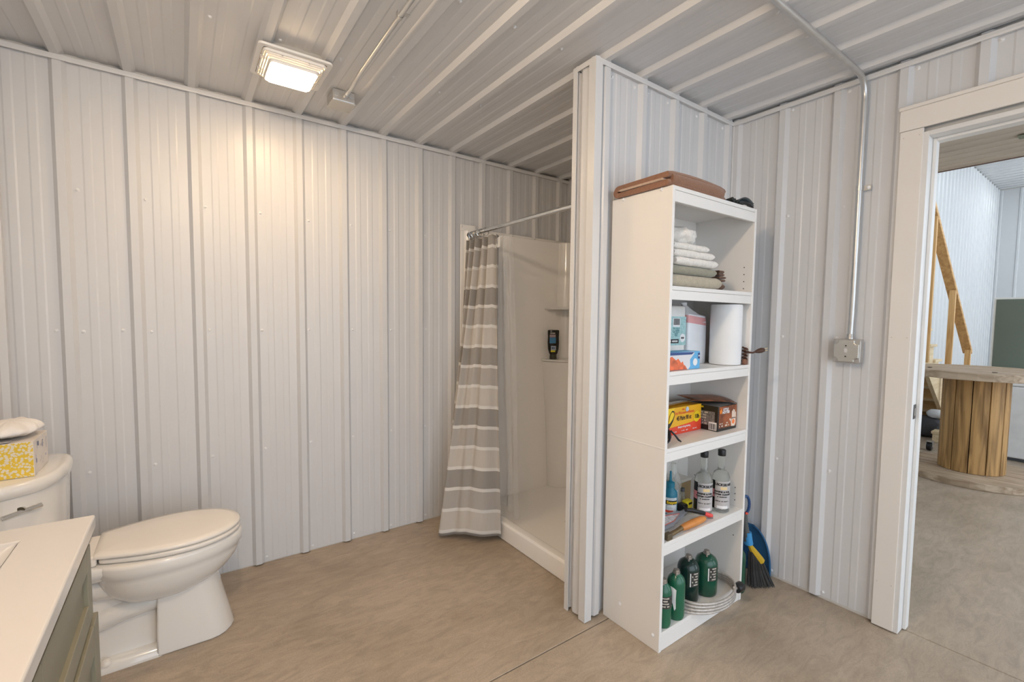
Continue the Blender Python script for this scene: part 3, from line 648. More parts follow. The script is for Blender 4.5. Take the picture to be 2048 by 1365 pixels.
tw7 = folded(1.868, 1.932, 1.095, 1.31, z, z + .036, 1, 11).obj('dark_brown_towel', TDBROWN, None, smooth=True); tag(tw7, 'folded dark brown towel on the shelf behind the tan towel', 'towel', 'towels on the upper shelf')
g = G(); 
for k in range(4): g.add(*(lambda q: (q.v, q.f))(folded(1.868 + .002 * k, 1.930 - .004 * k, 1.09, 1.30, z + .037 + k * .0125, z + .0490 + k * .0125, 1, 20 + k)))
tw8 = g.obj('dark_brown_towel', TDBROWN, None, smooth=True); tag(tw8, 'ruffled dark brown cloth with loose folds behind the white towels', 'towel', 'towels on the upper shelf')
tw9 = folded(1.55, 1.66, 1.20, 1.30, z + .2575, z + .268, 1, 31).obj('black_cloth', pm('black_fabric', (.015, .015, .016), .9), None, smooth=True); tag(tw9, 'small black cloth resting on the crumpled white towel', 'cloth')

# ------------------------------------------------------------------ shelf 2: paper goods
z = SZ[1] + .0006
PINKT = pm('pink_film', (.72, .36, .36), .4)
pk = thing('paper_goods_pack', (1.70, 1.30, z), 'teal and white wrapped pack with a barcode at the back left of the shelf', 'paper pack')
px0, px1, py0, py1 = 1.55, 1.829, 1.217, 1.345
G().box(px0, px1, py0, py1, z, z + .262).obj('wrapped_block', pm('wrap_white', (.78, .77, .74), .35, bump=.3, bscale=18), pk, bev=.010, seg=3)
G().box(px0 + .004, px1 + .0012, py0 - .0012, py0 + .02, z + .088, z + .214).obj('teal_band', pm('teal_print', (.36, .58, .58), .4, var=.20, scale=160), pk)
quad(G(), (1.760, py0 - .0015, z + .188), (1, 0, 0), (0, 0, 1), .026, .019).obj('barcode_field', WHITEP, pk, fix=False)
q = G()
for k in range(13): quad(q, (1.740 + k * .0034, py0 - .0019, z + .191), (1, 0, 0), (0, 0, 1), [.0011, .0006, .0014][k % 3], .014)
q.obj('barcode', BLACK, pk, fix=False)
for k in range(5): text_plane('lettering', ['~8', '~7', '~8', '~5', '~4'][k], .009, (1.760, py0 - .002, z + .162 - k * .008), (1, 0, 0), (0, 0, 1), pm('print_teal_dark', (.12, .3, .32), .5), pk)
quad(G(), (1.745, py0 - .0016, z + .106), (1, 0, 0), (0, 0, 1), .034, .009).obj('dark_label', BLACK, pk, fix=False)
text_plane('lettering', '~7', .012, (1.745, py0 - .0022, z + .106), (1, 0, 0), (0, 0, 1), WHITEP, pk, .0003)
G().lathe([(.019, 0), (.019, -.0008)], (1.806, py0 - .0014, z + .120), 24, 'y').obj('round_badge', WHITEP, pk)
text_plane('lettering', '~3', .014, (1.806, py0 - .0028, z + .120), (1, 0, 0), (0, 0, 1), BLACK, pk, .0004)
nb = thing('napkin_bag', (1.90, 1.26, z), 'white plastic bag of napkins with a pink band and twisted top', 'bag')
FILM = pm('white_film', (.80, .81, .83), .3, bump=.4, bscale=25)
g = G(); g.loft([[(x, y, z + zz + .006 * math.sin(40 * x + 2) * (zz > .2)) for x, y in rrect(1.911 + dx, 1.260, hx, hy, .012)] for zz, hx, hy, dx in ((0, .070, .050, 0), (.004, .073, .053, 0), (.10, .074, .053, 0), (.19, .073, .052, 0), (.222, .071, .048, 0), (.232, .052, .034, -.010), (.246, .028, .022, -.024), (.262, .014, .010, -.034), (.274, .020, .012, -.040))]); g.obj('bag_body', FILM, nb, smooth=True)
g = G(); g.loft([[(x, y, z + zz - .012 * (x - 1.84) / .12) for x, y in rrect(1.911, 1.260, hx, hy, .012)] for zz, hx, hy in ((.188, .0742, .0532), (.222, .0720, .0500))], False, False); g.obj('pink_band', PINKT, nb, smooth=True)
pt = thing('paper_towel_roll', (2.012, 1.132, z), 'large white paper towel roll standing on the shelf', 'paper roll')
rc = (2.012, 1.132); RR = .067
g = G().lathe([(.021, .004), (.058, 0), (RR - .002, .002), (RR, .01), (RR, .262), (RR - .002, .270), (.058, .272), (.021, .270)], (*rc, z), 40); g.obj('paper', WHITEP, pt, smooth=True)
G().grid(lambda u, v: (rc[0] + (RR + .001 + .010 * u * (1 - v) ** .5) * math.cos(-.75 + .55 * u), rc[1] + (RR + .001 + .010 * u * (1 - v) ** .5) * math.sin(-.75 + .55 * u), z + .002 + .266 * v), 10, 10).obj('loose_sheet', WHITEP, pt, smooth=True, solid=.0006)
G().lathe([(.0205, .01), (.0205, .268), (.0185, .268), (.0185, .01)], (*rc, z), 20).obj('core', pm('cardboard_core', (.42, .30, .18), .8), pt)
zb = thing('zip_bag_box', (1.66, 1.10, z), 'small blue and white zip bag box with an open top at the front left', 'box')
ZB_BLUE = pm('box_light_blue', (.12, .42, .72), .4); ZB_NAVY = pm('box_navy', (.02, .06, .22), .4); ZB_WHITE = pm('box_pale', (.72, .71, .72), .45); ZB_RED = pm('box_orange_red', (.75, .15, .05), .45, var=.4, scale=40)
zx0, zx1, zy0, zy1 = 1.515, 1.735, 1.083, 1.158
G().box(zx0, zx1, zy0, zy1, z, z + .072).obj('carton', ZB_BLUE, zb, bev=.001)
g = G(); g.prism([(zx0, z + .001), (zx0 + .14, z + .001), (zx0 + .152, z + .012), (zx0 + .150, z + .04), (zx0 + .178, z + .062), (zx0 + .178, z + .0705), (zx0, z + .0705)], 'y', zy0 - .0008, zy0); g.obj('front_print', ZB_WHITE, zb)
g = G(); g.prism([(zx0 + .004, z + .001), (zx0 + .132, z + .001), (zx0 + .118, z + .016), (zx0 + .108, z + .02), (zx0 + .10, z + .034), (zx0 + .09, z + .028), (zx0 + .07, z + .046), (zx0 + .055, z + .04), (zx0 + .03, z + .055), (zx0 + .004, z + .05)], 'y', zy0 - .0014, zy0 - .0006); g.obj('berry_print', ZB_RED, zb)
g = G(); g.prism([(zx0, z + .060), (zx0 + .16, z + .060), (zx0 + .178, z + .069), (zx0, z + .0715)], 'y', zy0 - .0018, zy0 - .0008); g.obj('zip_print', ZB_NAVY, zb)
G().lathe([(.015, 0), (.015, -.0008)], (zx0 + .186, zy0 - .0006, z + .028), 20, 'y').obj('oval_badge', WHITEP, zb)
quad(G(), (zx1 - .008, zy0 - .0009, z + .053), (1, 0, 0), (0, 0, 1), .007, .012).obj('corner_print', ZB_NAVY, zb, fix=False)
text_plane('lettering', '~2', .012, (zx1 - .008, zy0 - .0016, z + .053), (1, 0, 0), (0, 0, 1), WHITEP, zb)
cd_ = thing('extension_lead', (2.07, 1.07, z), 'brown extension lead with its plug sticking out past the bookcase', 'power cord')
CORD = pm('brown_cord_rubber', (.075, .032, .018), .5, var=.2)
G().tube([(2.077 + .009 * math.cos(t * .7), 1.086 - .012 + .009 * math.sin(t * .7), z + .012 + .0017 * t) for t in range(40)], .0042, 7).obj('cord', CORD, cd_, smooth=True)
G().tube([(2.078, 1.066, z + .060), (2.082, 1.056, z + .056), (2.090, 1.046, z + .055), (2.102, 1.038, z + .060)], .0042, 8).obj('cord_end', CORD, cd_, smooth=True)
G().tube([(2.100, 1.039, z + .059), (2.112, 1.032, z + .063), (2.126, 1.026, z + .066), (2.138, 1.020, z + .068)], [.005, .010, .012, .009], 10).obj('plug', CORD, cd_, smooth=True)
for dz in (-.005, .005): G().tube([(2.137, 1.0205, z + .068 + dz), (2.156, 1.012, z + .072 + dz)], .0015, 6).obj('prong', pm('brass', (.6, .48, .25), .3, 1.0), cd_)
G().box(2.062, 2.088, 1.063, 1.080, z, z + .026).obj('outlet_block', pm('brown_outlet', (.22, .10, .06), .5), cd_, bev=.005, seg=3)

# ------------------------------------------------------------------ shelf 3: warmer boxes
z = SZ[2] + .0006
OR_Y = pm('box_yellow_orange', (.86, .45, .02), .4, var=.06, scale=8); OR_R = pm('box_red', (.78, .07, .03), .4); OR_K = pm('print_black', (.02, .018, .015), .45); OR_B = pm('box_bright_yellow', (.92, .62, .02), .4)
ob = thing('toe_warmer_box', (1.79, 1.23, z), 'open yellow orange and red cardboard box of toe warmers', 'box')
ox0, ox1, oy0, oy1, oh = 1.625, 1.921, 1.183, 1.285, .118
def rel(g_): return g_.rotz(.02, (1.76, 1.23, 0))
G().box(ox0, ox1, oy0, oy1, z, z + oh).obj('carton', OR_Y, ob, bev=.001, seg=1)
G().box(ox0 - .0008, ox1 + .0008, oy0 - .0008, oy1, z + .0, z + .030).obj('red_band', OR_R, ob)
g = G(); g.prism([(ox0 + .02, z + .03), (ox1, z + .030), (ox1, z + .050), (ox1 - .1, z + .040)], 'y', oy0 - .0008, oy0); g.obj('red_swoosh', OR_R, ob)
g = G(); g.prism([(ox0, z + .118), (ox0, z + .06), (ox0 + .05, z + .085), (ox0 + .10, z + .118)], 'y', oy0 - .0009, oy0); g.obj('yellow_print', OR_B, ob)
def onf(u, v): return (ox0 + u, oy0 - .0022, z + v)
OP = dict(ux=(1, 0, 0), uy=(0, 0, 1))
text_plane('lettering', '45 Pairs 90 ct', .027, onf(.163, .068), (1, 0, 0), (0, 0, 1), OR_K, ob, .0006, .72)
text_plane('lettering', 'Toe Warmers Adhesive', .0175, onf(.165, .092), (1, 0, 0), (0, 0, 1), OR_R, ob, .0002, .85)
text_plane('lettering', '#super-long-lasting', .012, onf(.165, .030), (1, 0, 0), (0, 0, 1), WHITEP, ob, .0003)
for k, u in enumerate((.075, .15, .225)): text_plane('lettering', ['~8', '~9', '~8'][k], .007, onf(u + .02, .012), (1, 0, 0), (0, 0, 1), WHITEP, ob)
G().lathe([(.025, 0), (.025, -.001)], (ox1 - .037, oy0 - .001, z + .064), 24, 'y').obj('round_badge', OR_B, ob)
text_plane('lettering', '10h', .026, (ox1 - .037, oy0 - .003, z + .064), (1, 0, -.06), (.06, 0, 1), OR_K, ob, .0008)
G().lathe([(.011, 0), (.011, -.001)], (ox0 + .185, oy0 - .0012, z + .104), 16, 'y').obj('logo_disc', pm('print_pale_blue', (.5, .6, .75), .4), ob)
text_plane('lettering', '~3', .011, onf(.158, .106), (1, 0, 0), (0, 0, 1), OR_R, ob, .0005)
foot = [(.018, .03), (.032, .034), (.055, .060), (.066, .085), (.062, .104), (.048, .108), (.034, .094), (.026, .066)]
G().prism([(ox0 + u + .028, z + v) for u, v in foot], 'y', oy0 - .0016, oy0 - .0008).obj('foot_print', OR_K, ob)
G().prism([(ox0 + .028 + .042 + (u - .042) * .8, z + .072 + (v - .070) * .62 + .006) for u, v in foot], 'y', oy0 - .0022, oy0 - .0014).obj('foot_pad', OR_B, ob)
ORT = pm('carton_brown', (.50, .26, .07), .6)
g = G(); g.add([(ox0, oy1, z + oh), (ox1, oy1, z + oh), (ox1, oy0 + .03, z + oh + .012), (ox0, oy0 + .02, z + oh + .006)], [(0, 1, 2, 3)]); g.obj('lid_flap', ORT, ob, solid=.001)
g = G(); g.add([(ox0 + .02, oy0 + .03, z + oh + .0075), (ox1 - .05, oy0 + .035, z + oh + .0125), (ox1 - .05, oy0 + .075, z + oh + .0075), (ox0 + .02, oy0 + .07, z + oh + .0055)], [(0, 1, 2, 3)]); g.obj('packing_tape', pm('tape', (.52, .42, .30), .2), ob, solid=.0006)

kb = thing('hand_warmer_box', (1.98, 1.17, z), 'black and orange hand warmer box with its lid flap bent open', 'box')
kx0, kx1, ky0, ky1, kh = 1.930, 2.085, 1.106, 1.252, .112
BK = pm('box_black', (.02, .02, .018), .4, var=.2); FLAME = pm('box_flame_print', (.27, .075, .025), .4, var=.7, scale=16)
G().box(kx0, kx1, ky0, ky1, z, z + kh).obj('carton', BK, kb, bev=.001, seg=1)
G().box(kx0 + .008, kx1 - .0004, ky0 - .0008, ky0 + .002, z + .014, z + kh - .001).obj('front_print', FLAME, kb)
quad(G(), (kx0 - .0009, ky0 + .075, z + .055), (0, -1, 0), (0, 0, 1), .060, .032).obj('text_field', pm('print_grey', (.22, .21, .20), .5, var=.5, scale=130), kb, fix=False)
quad(G(), (kx0 - .0012, ky0 + .095, z + .104), (0, -1, 0), (0, 0, 1), .024, .004).obj('yellow_strip', OR_B, kb, fix=False)
quad(G(), (kx0 - .0012, ky0 + .024, z + .022), (0, -1, 0), (0, 0, 1), .019, .018).obj('barcode_field', WHITEP, kb, fix=False)
q = G()
for k in range(9): quad(q, (kx0 - .0016, ky0 + .010 + k * .0034, z + .020), (0, -1, 0), (0, 0, 1), [.0010, .0005, .0013][k % 3], .013)
q.obj('barcode', BLACK, kb, fix=False)
PL = pm('print_pale', (.72, .66, .58), .45)
for k in range(5): text_plane('lettering', ['~11', '~9', '~10', '~7', '~8'][k], .011, (kx0 - .0015, ky0 + .086, z + .080 - k * .0125), (0, -1, 0), (0, 0, 1), PL, kb)
text_plane('lettering', 'LITTLE', .015, (kx0 + .060, ky0 - .0018, z + .096), (1, 0, 0), (0, 0, 1), WHITEP, kb, .0008)
text_plane('lettering', 'HOTTIES', .015, (kx0 + .062, ky0 - .0018, z + .083), (1, 0, 0), (0, 0, 1), WHITEP, kb, .0008)
G().prism([(kx0 + .014, z + .080), (kx0 + .026, z + .080), (kx0 + .030, z + .092), (kx0 + .022, z + .106), (kx0 + .020, z + .096), (kx0 + .012, z + .094)], 'y', ky0 - .0018, ky0 - .0008).obj('flame_logo', pm('print_orange', (.85, .24, .02), .4), kb)
for k, u in enumerate((.024, .074)): 
    text_plane('lettering', ['~4', '~3'][k], .010, (kx0 + u, ky0 - .0018, z + .034), (1, 0, 0), (0, 0, 1), PL, kb); text_plane('lettering', ['~3', '~4'][k], .013, (kx0 + u, ky0 - .0018, z + .023), (1, 0, 0), (0, 0, 1), PL, kb, .0003)
# hand graphic: palm and five fingers
hx, hz = kx0 + .127, z + .030
g = G(); g.prism([(hx - .016, hz - .016), (hx + .012, hz - .018), (hx + .020, hz - .002), (hx + .018, hz + .022), (hx - .012, hz + .024), (hx - .020, hz + .006)], 'y', ky0 - .0018, ky0 - .0008)
for du, l in ((-.010, .052), (-.001, .058), (.008, .055), (.017, .044)): g.prism([(hx + du - .0035, hz + .018), (hx + du + .0035, hz + .018), (hx + du + .0035, hz + l), (hx + du, hz + l + .004), (hx + du - .0035, hz + l)], 'y', ky0 - .0018, ky0 - .0008)
g.prism([(hx - .018, hz + .002), (hx - .014, hz + .014), (hx - .030, hz + .022), (hx - .034, hz + .016)], 'y', ky0 - .0018, ky0 - .0008)
g.obj('hand_print', pm('print_skin', (.80, .66, .55), .45), kb)
G().lathe([(.011, 0), (.011, -.0008)], (hx - .001, ky0 - .0018, hz + .004), 18, 'y').obj('glow_print', pm('print_hot', (.85, .22, .06), .4), kb)
g = G().grid(lambda u, v: (lerp(kx0 - .07, kx1 + .002, u) - .012 * v * (1 - u), lerp(ky1 + .02, ky0 - .002, v * (.62 + .38 * u)), z + kh + .003 +   .024 * (1 - u) ** .6 + .016 * math.sin(PI * v) * u + .012 * (1 - v)), 8, 8)
g.obj('lid_flap', pm('flap_print', (.20, .07, .03), .35, var=.8, scale=22), kb, smooth=True, solid=.0012)
g = G(); g.add([(kx0 + .002, ky0, z + kh + .001), (kx0 + .002, ky1, z + kh + .001), (kx1 - .02, ky1, z + kh + .008), (kx1 - .045, ky0 + .004, z + kh + .003)], [(0, 1, 2, 3)]); g.obj('side_flap', pm('flap_grey', (.20, .20, .19), .5), kb, solid=.001)
jr = thing('flashlight', (1.74, 1.315, z + .0), 'chrome and black flashlight head behind the toe warmer box', 'flashlight')
G().lathe([(.018, 0), (.018, .13), (.028, .150), (.030, .175), (.027, .178)], (1.715, 1.318, z), 22).obj('body', BLACK, jr, smooth=True)
G().lathe([(.0305, 0), (.0315, .004), (.0315, .012), (.0305, .016)], (1.715, 1.318, z + .160), 22).obj('chrome_ring', CHROME, jr, smooth=True)
pb = crump(9.0, 1.792, 1.325, z + .083, .028, .022, .083, .12, 2.2).obj('clear_bag', clear_plastic('clear_bag_film', .35), None, smooth=True, angle=180); tag(pb, 'crumpled clear plastic bag standing behind the toe warmer box', 'bag')
bc = thing('black_cable', (1.55, 1.10, z), 'coiled black cable at the left end of the middle shelf', 'cable')
G().tube([(1.560 + .030 * math.cos(t * .62), 1.115 + .012 * math.sin(t * .3), z + .034 + .028 * math.sin(t * .62)) for t in range(46)], .0042, 7).obj('cable', BLACK, bc, smooth=True)
G().tube([(1.585, 1.105, z + .052), (1.603, 1.098, z + .034), (1.617, 1.090, z + .014), (1.628, 1.086, z + .006)], [.004, .004, .0045, .003], 8).obj('cable_tip', BLACK, bc, smooth=True)

# ------------------------------------------------------------------ shelf 4: bottles and tools
z = SZ[3] + .0006
LIQ = pm('clear_bottle_plastic', (.88, .90, .86), .04, var=.01, trans=.85, ior=1.33)
LABG = pm('grey_label', (.50, .48, .475), .4, var=.03); 
def cleaner(cx, cy, label, words, top):
    t = thing('cleaner_bottle', (cx, cy, z), label, 'bottle', 'clear cleaner bottles')
    r = .0385
    G().lathe([(r * .9, 0), (r, .004), (r, .150), (r * .97, .160), (r * .80, .178), (r * .45, .190), (.0145, .198), (.0135, .215), (.0135, .258)], (cx, cy, z), 32).obj('bottle_body', LIQ, t, smooth=True)
    G().lathe([(.0165, .256), (.017, .258), (.017, .280), (.0155, .283)], (cx, cy, z), 24).obj('cap', BLACK, t, smooth=True)
    fa = math.atan2(-cy, -cx)       # faces the room
    g = G(); cylpatch(g, (cx, cy), r + .0006, fa - 1.4, fa + 1.5, z + .020, z + .146, 24); lb = g.obj('label', LABG, t, smooth=True, fix=False)
    g = G(); cylpatch(g, (cx, cy), r + .0010, fa - 1.45, fa - .62, z + .018, z + .147, 8); g.obj('label_dark_side', BLACK, t, fix=False, smooth=True)
    g = G(); cylpatch(g, (cx, cy), r + .0014, fa - 1.40, fa - .66, z + .070, z + .106, 8); g.obj('label_pink_patch', pm('pink_print', (.80, .30, .32), .4), t, fix=False, smooth=True)
    g = G(); cylpatch(g, (cx, cy), r + .0010, fa + .0, fa + .75, z + .108, z + .121, 8); g.obj('label_gold_patch', pm('gold_print', (.80, .62, .33), .4), t, fix=False, smooth=True)
    for s, sz, zz, b in words: text_cyl('lettering', s, sz, (cx, cy), r + .0018, fa + .22, z + zz, BLACK, t, b)
    g = G(); cylpatch(g, (cx, cy), r + .0012, fa - .35, fa + .9, z + .022, z + .034, 10); g.obj('label_white_foot', WHITEP, t, fix=False, smooth=True)
    return t
cleaner(1.900, 1.146, 'clear cleaner bottle with pink label patch in front of the other', [('QUICKSILVER', .0155, .131, .0006), ('ENGINE & FUEL', .0105, .098, .0005), ('SYSTEM CLEANER', .0105, .086, .0005), ('~11', .007, .075, 0), ('~14', .006, .055, 0)], 0)
cleaner(1.990, 1.115, 'clear cleaner bottle nearest the right panel of the bookcase', [('QUICKSILVER', .0155, .131, .0006), ('ENGINE & FUEL', .0105, .098, .0005), ('SYSTEM CLEANER', .0105, .086, .0005), ('~11', .007, .075, 0), ('~14', .006, .055, 0)], 0)
fb = thing('teal_bottle', (1.78, 1.255, z), 'small teal blue bottle with yellow lettering at the left of the tool shelf', 'bottle')
TEAL = pm('teal_plastic', (.012, .16, .24), .3)
fcx, fcy, rr_ = 1.752, 1.215, .031
G().lathe([(.030, 0), (rr_, .004), (rr_, .10), (.028, .112), (.019, .122), (.0165, .13)], (fcx, fcy, z), 26).obj('bottle_body', TEAL, fb, smooth=True)
G().lathe([(.019, .128), (.019, .150), (.010, .154), (.006, .158), (.004, .20)], (fcx, fcy, z), 18).obj('nozzle', TEAL, fb, smooth=True)
fa = math.atan2(-fcy, -fcx)
g = G(); cylpatch(g, (fcx, fcy), rr_ + .0006, fa - 1.1, fa + 1.1, z + .018, z + .088, 14); g.obj('label', pm('pale_label', (.6, .62, .62), .4, var=.2, scale=90), fb, fix=False, smooth=True)
g = G(); cylpatch(g, (fcx, fcy), rr_ + .001, fa - .7, fa + 1.1, z + .058, z + .076, 14); g.obj('label_black_band', BLACK, fb, fix=False, smooth=True)
g = G(); cylpatch(g, (fcx, fcy), rr_ + .001, fa - 1.1, fa + .5, z + .022, z + .032, 14); g.obj('label_red_band', OR_R, fb, fix=False, smooth=True)
text_cyl('lettering', 'Enzyme', .016, (fcx, fcy), rr_ + .0015, fa + .35, z + .067, OR_B, fb, .0006)
gb = thing('wrapped_glass_bottle', (1.86, 1.30, z), 'clear glass bottle wrapped in a crinkled plastic bag', 'bottle')
gcx, gcy = 1.838, 1.262
G().lathe([(.027, 0), (.029, .004), (.029, .095), (.024, .115), (.0125, .135), (.0115, .205), (.013, .208)], (gcx, gcy, z), 24).obj('bottle_body', LIQ, gb, smooth=True)
def bagr(k): return [(gcx + (r + .004 * math.sin(7 * a + k)) * math.cos(a), gcy + (r + .004 * math.sin(5 * a + 2 * k)) * math.sin(a), z + zz) for a in [2 * PI * i / 28 for i in range(28)] for r, zz in [BG[k]]]
BG = [(.033, .002), (.036, .03), (.036, .08), (.038, .12), (.028, .150), (.018, .175), (.016, .20), (.022, .228)]
G().loft([bagr(k) for k in range(len(BG))], True, False).obj('plastic_bag', clear_plastic('bag_film', .22, (.85, .85, .8)), gb, smooth=True)
fa = math.atan2(-gcy, -gcx)
g = G(); cylpatch(g, (gcx, gcy), .0296, fa - .9, fa + .9, z + .02, z + .09, 10); g.obj('label', pm('label_blue_white', (.42, .50, .56), .4, var=.4, scale=60), gb, fix=False, smooth=True)
text_cyl('lettering', '~4', .018, (gcx, gcy), .0302, fa, z + .052, pm('print_navy2', (.05, .08, .12), .4), gb, .0005)
kr = thing('kraft_box', (1.93, 1.31, z), 'small kraft cardboard box with a white lid at the back of the tool shelf', 'box')
G().box(1.895, 1.985, 1.262, 1.345, z, z + .098).obj('carton', pm('kraft_board', (.38, .27, .14), .7), kr, bev=.002)
G().box(1.893, 1.987, 1.260, 1.347, z + .0985, z + .112).obj('lid', pm('pale_board', (.66, .62, .56), .6), kr, bev=.003)
sb = thing('glass_vial', (1.885, 1.235, z), 'small clear glass vial beside the wrapped bottle', 'vial')
G().lathe([(.011, 0), (.012, .003), (.012, .058), (.008, .066), (.008, .076)], (1.884, 1.240, z), 18).obj('glass', LIQ, sb, smooth=True)
G().lathe([(.0095, .072), (.0095, .086), (.008, .088)], (1.884, 1.240, z), 16).obj('cap', DGREY, sb, smooth=True)
yt = thing('yellow_tape_measure', (1.895, 1.195, z), 'yellow and black compact tool lying in front of the kraft box', 'tape measure')
G().box(1.850, 1.897, 1.192, 1.222, z + .004, z + .044).obj('yellow_case', pm('yellow_plastic', (.82, .66, .02), .35), yt, bev=.007, seg=3)
G().box(1.816, 1.854, 1.187, 1.226, z, z + .036).obj('black_grip', BLACK, yt, bev=.008, seg=3)
G().box(1.862, 1.886, 1.190, 1.194, z + .028, z + .036).obj('window', BLACK, yt)
cl_ = thing('steel_clamp', (1.81, 1.185, z), 'short grey steel fitting lying beside the yellow tool', 'fitting')
G().tube([(1.806, 1.176, z + .0125), (1.824, 1.177, z + .0125), (1.84, 1.178, z + .0125)], [.011, .008, .0095], 12).obj('barrel', pm('dull_steel', (.30, .28, .24), .4, .6), cl_, smooth=True)
G().lathe([(.013, 0), (.013, .006)], (1.800, 1.176, z + .0135), 12, 'x').obj('collar', pm('dull_steel2', (.26, .24, .20), .4, .6), cl_)
bp_ = thing('plastic_blister_pack', (1.62, 1.16, z), 'clear grey plastic blister pack lying at the left of the tool shelf', 'package')
BLI = clear_plastic('grey_blister', .5, (.45, .47, .52), .12)
def bpf(x, y): return z + .012 + .022 * ((x - 1.53) / .25)
pts = [(1.525, 1.112), (1.64, 1.115), (1.785, 1.152), (1.795, 1.162), (1.71, 1.18), (1.53, 1.19)]
g = G(); g.loft([[(x, y, z + .008 + .02 * (y - 1.10) / .1) for x, y in pts], [(x, y, z + .020 + .02 * (y - 1.10) / .1) for x, y in pts]]); g.obj('shell', BLI, bp_, bev=.003)
g = G(); P2 = [(1.56, 1.124), (1.66, 1.128), (1.735, 1.153), (1.60, 1.178)]; g.add([(x, y, z + .0208 + .02 * (y - 1.10) / .1) for x, y in P2], [(0, 1, 2, 3)]); g.obj('card_insert', pm('insert_print', (.62, .58, .58), .5, var=.35, scale=70), bp_, solid=.0008)
g = G(); g.tube([(x, y, z + .0215 + .02 * (y - 1.10) / .1) for x, y in P2], .0012, 6, closed=True); g.obj('red_edge', OR_R, bp_)
ot = thing('orange_handle_tool', (1.74, 1.12, z), 'wooden handled tool with orange grip lying across the shelf front', 'tool')
g = G(); g.tube([(1.640, 1.079, z + .020), (1.67, 1.080, z + .019), (1.73, 1.082, z + .018), (1.792, 1.084, z + .017), (1.815, 1.085, z + .015)], [.011, .015, .016, .0145, .010], 12); g.obj('grip', pm('orange_wood', (.62, .24, .055), .35, var=.2), ot, smooth=True)
G().tube([(1.815, 1.085, z + .015), (1.84, 1.080, z + .010), (1.868, 1.076, z + .006)], .002, 8).obj('shaft', pm('dark_steel', (.12, .12, .11), .35, .8), ot, smooth=True)
G().tube([(1.640, 1.079, z + .020), (1.60, 1.078, z + .016), (1.56, 1.078, z + .013)], [.010, .009, .010], 10).obj('ferrule', pm('brass_dull', (.20, .14, .07), .45, .6), ot, smooth=True)
G().box(1.530, 1.562, 1.064, 1.086, z, z + .026).obj('butt_block', pm('brown_metal', (.13, .10, .06), .5, .3), ot, bev=.003)
mk = thing('black_marker', (1.83, 1.15, z), 'black marker pen with a red cap lying behind the orange tool', 'marker')
G().tube([(1.742, 1.128, z + .055), (1.775, 1.122, z + .047), (1.838, 1.112 - .005, z + .026), (1.852, 1.104, z + .021)], [.008, .010, .0095, .007], 12).obj('barrel', BLACK, mk, smooth=True)
G().tube([(1.848, 1.1045, z + .022), (1.866, 1.0965, z + .013), (1.884, 1.090, z + .0085)], [.008, .0105, .007], 12).obj('cap', pm('red_plastic', (.75, .07, .06), .35), mk, smooth=True)
bb = thing('black_block', (2.05, 1.14, z), 'small black plastic case at the right end of the tool shelf', 'case')
G().box(2.012, 2.086, 1.146, 1.19, z, z + .026).obj('shell', BLACK, bb, bev=.004)
G().box(2.013, 2.085, 1.145, 1.147, z + .012, z + .014).obj('seam', DGREY, bb)

# ------------------------------------------------------------------ bottom shelf: gas cylinders and hose
z = SZ[4] + .0006
GREEN = pm('dark_green_enamel', (.012, .085, .050), .22, var=.12, scale=9, coat=.3); GREEN2 = pm('green_enamel', (.012, .125, .065), .26, var=.12, scale=9, coat=.3); DKG = pm('black_green_enamel', (.008, .030, .024), .2, var=.12, coat=.3)
VALVE = pm('valve_steel', (.50, .46, .42), .35, .8); LBK = pm('cylinder_label', (.05, .05, .045), .4, var=.6, scale=90)
def cylinder(cx, cy, r, h, mat, label, lab):
    t = thing('gas_cylinder', (cx, cy, z), label, 'gas cylinder', 'green camping gas cylinders')
    G().lathe([(r * .80, .004), (r * .86, 0), (r * .93, .004), (r, .016), (r, h - .055), (r * .96, h - .043), (r * .82, h - .029), (r * .55, h - .019), (.016, h - .014)], (cx, cy, z), 30).obj('tank', mat, t, smooth=True)
    v = G().lathe([(.0145, h - .016), (.0145, h - .006), (.0115, h - .005), (.0115, h + .002), (.009, h + .003)], (cx, cy, z), 18).obj('valve', VALVE, t, smooth=True)
    G().lathe([(.004, h - .016), (.004, h - .010), (.002, h - .009)], (cx - r * .42, cy - r * .28, z), 10).obj('relief_valve', VALVE, t)
    fa = math.atan2(-cy, -cx)
    if lab == 'wrap':
        g = G(); cylpatch(g, (cx, cy), r + .0005, fa - 1.5, fa + 1.5, z + h * .44, z + h * .70, 20); g.obj('label', LBK, t, fix=False, smooth=True)
        for k in range(4): text_cyl('lettering', ['~9', '~6', '~9', '~8'][k], .0095, (cx, cy), r + .001, fa + .1, z + h * (.665 - .058 * k), PL, t, .0002)
    elif lab == 'right':
        g = G(); cylpatch(g, (cx, cy), r + .0005, fa + .25, fa + 1.1, z + h * .40, z + h * .72, 12); g.obj('label', LBK, t, fix=False, smooth=True)
        for k in range(5): text_cyl('lettering', ['~5', '~4', '~5', '~4', '~5'][k], .0095, (cx, cy), r + .001, fa + .66, z + h * (.69 - .062 * k), PL, t, .0003)
        g = G(); cylpatch(g, (cx, cy), r + .0008, fa + .18, fa + .27, z + h * .40, z + h * .70, 2); g.obj('torn_edge', WHITEP, t, fix=False)
    elif lab == 'torn':
        g = G(); c = []
        for a, zz in ((-.62, .40), (-.30, .36), (-.1, .22), (.05, .27), (.02, .45), (.06, .66), (-.25, .70), (-.60, .71)):
            c.append((cx + (r + .0008) * math.cos(fa + a), cy + (r + .0008) * math.sin(fa + a), z + h * zz))
        g.add(c, [tuple(range(8))]); g.obj('torn_label', WHITEP, t, fix=False)
    return t
cylinder(1.553, 1.094, .0335, .190, GREEN2, 'slim green gas cylinder nearest the front left of the bottom shelf', 'wrap')
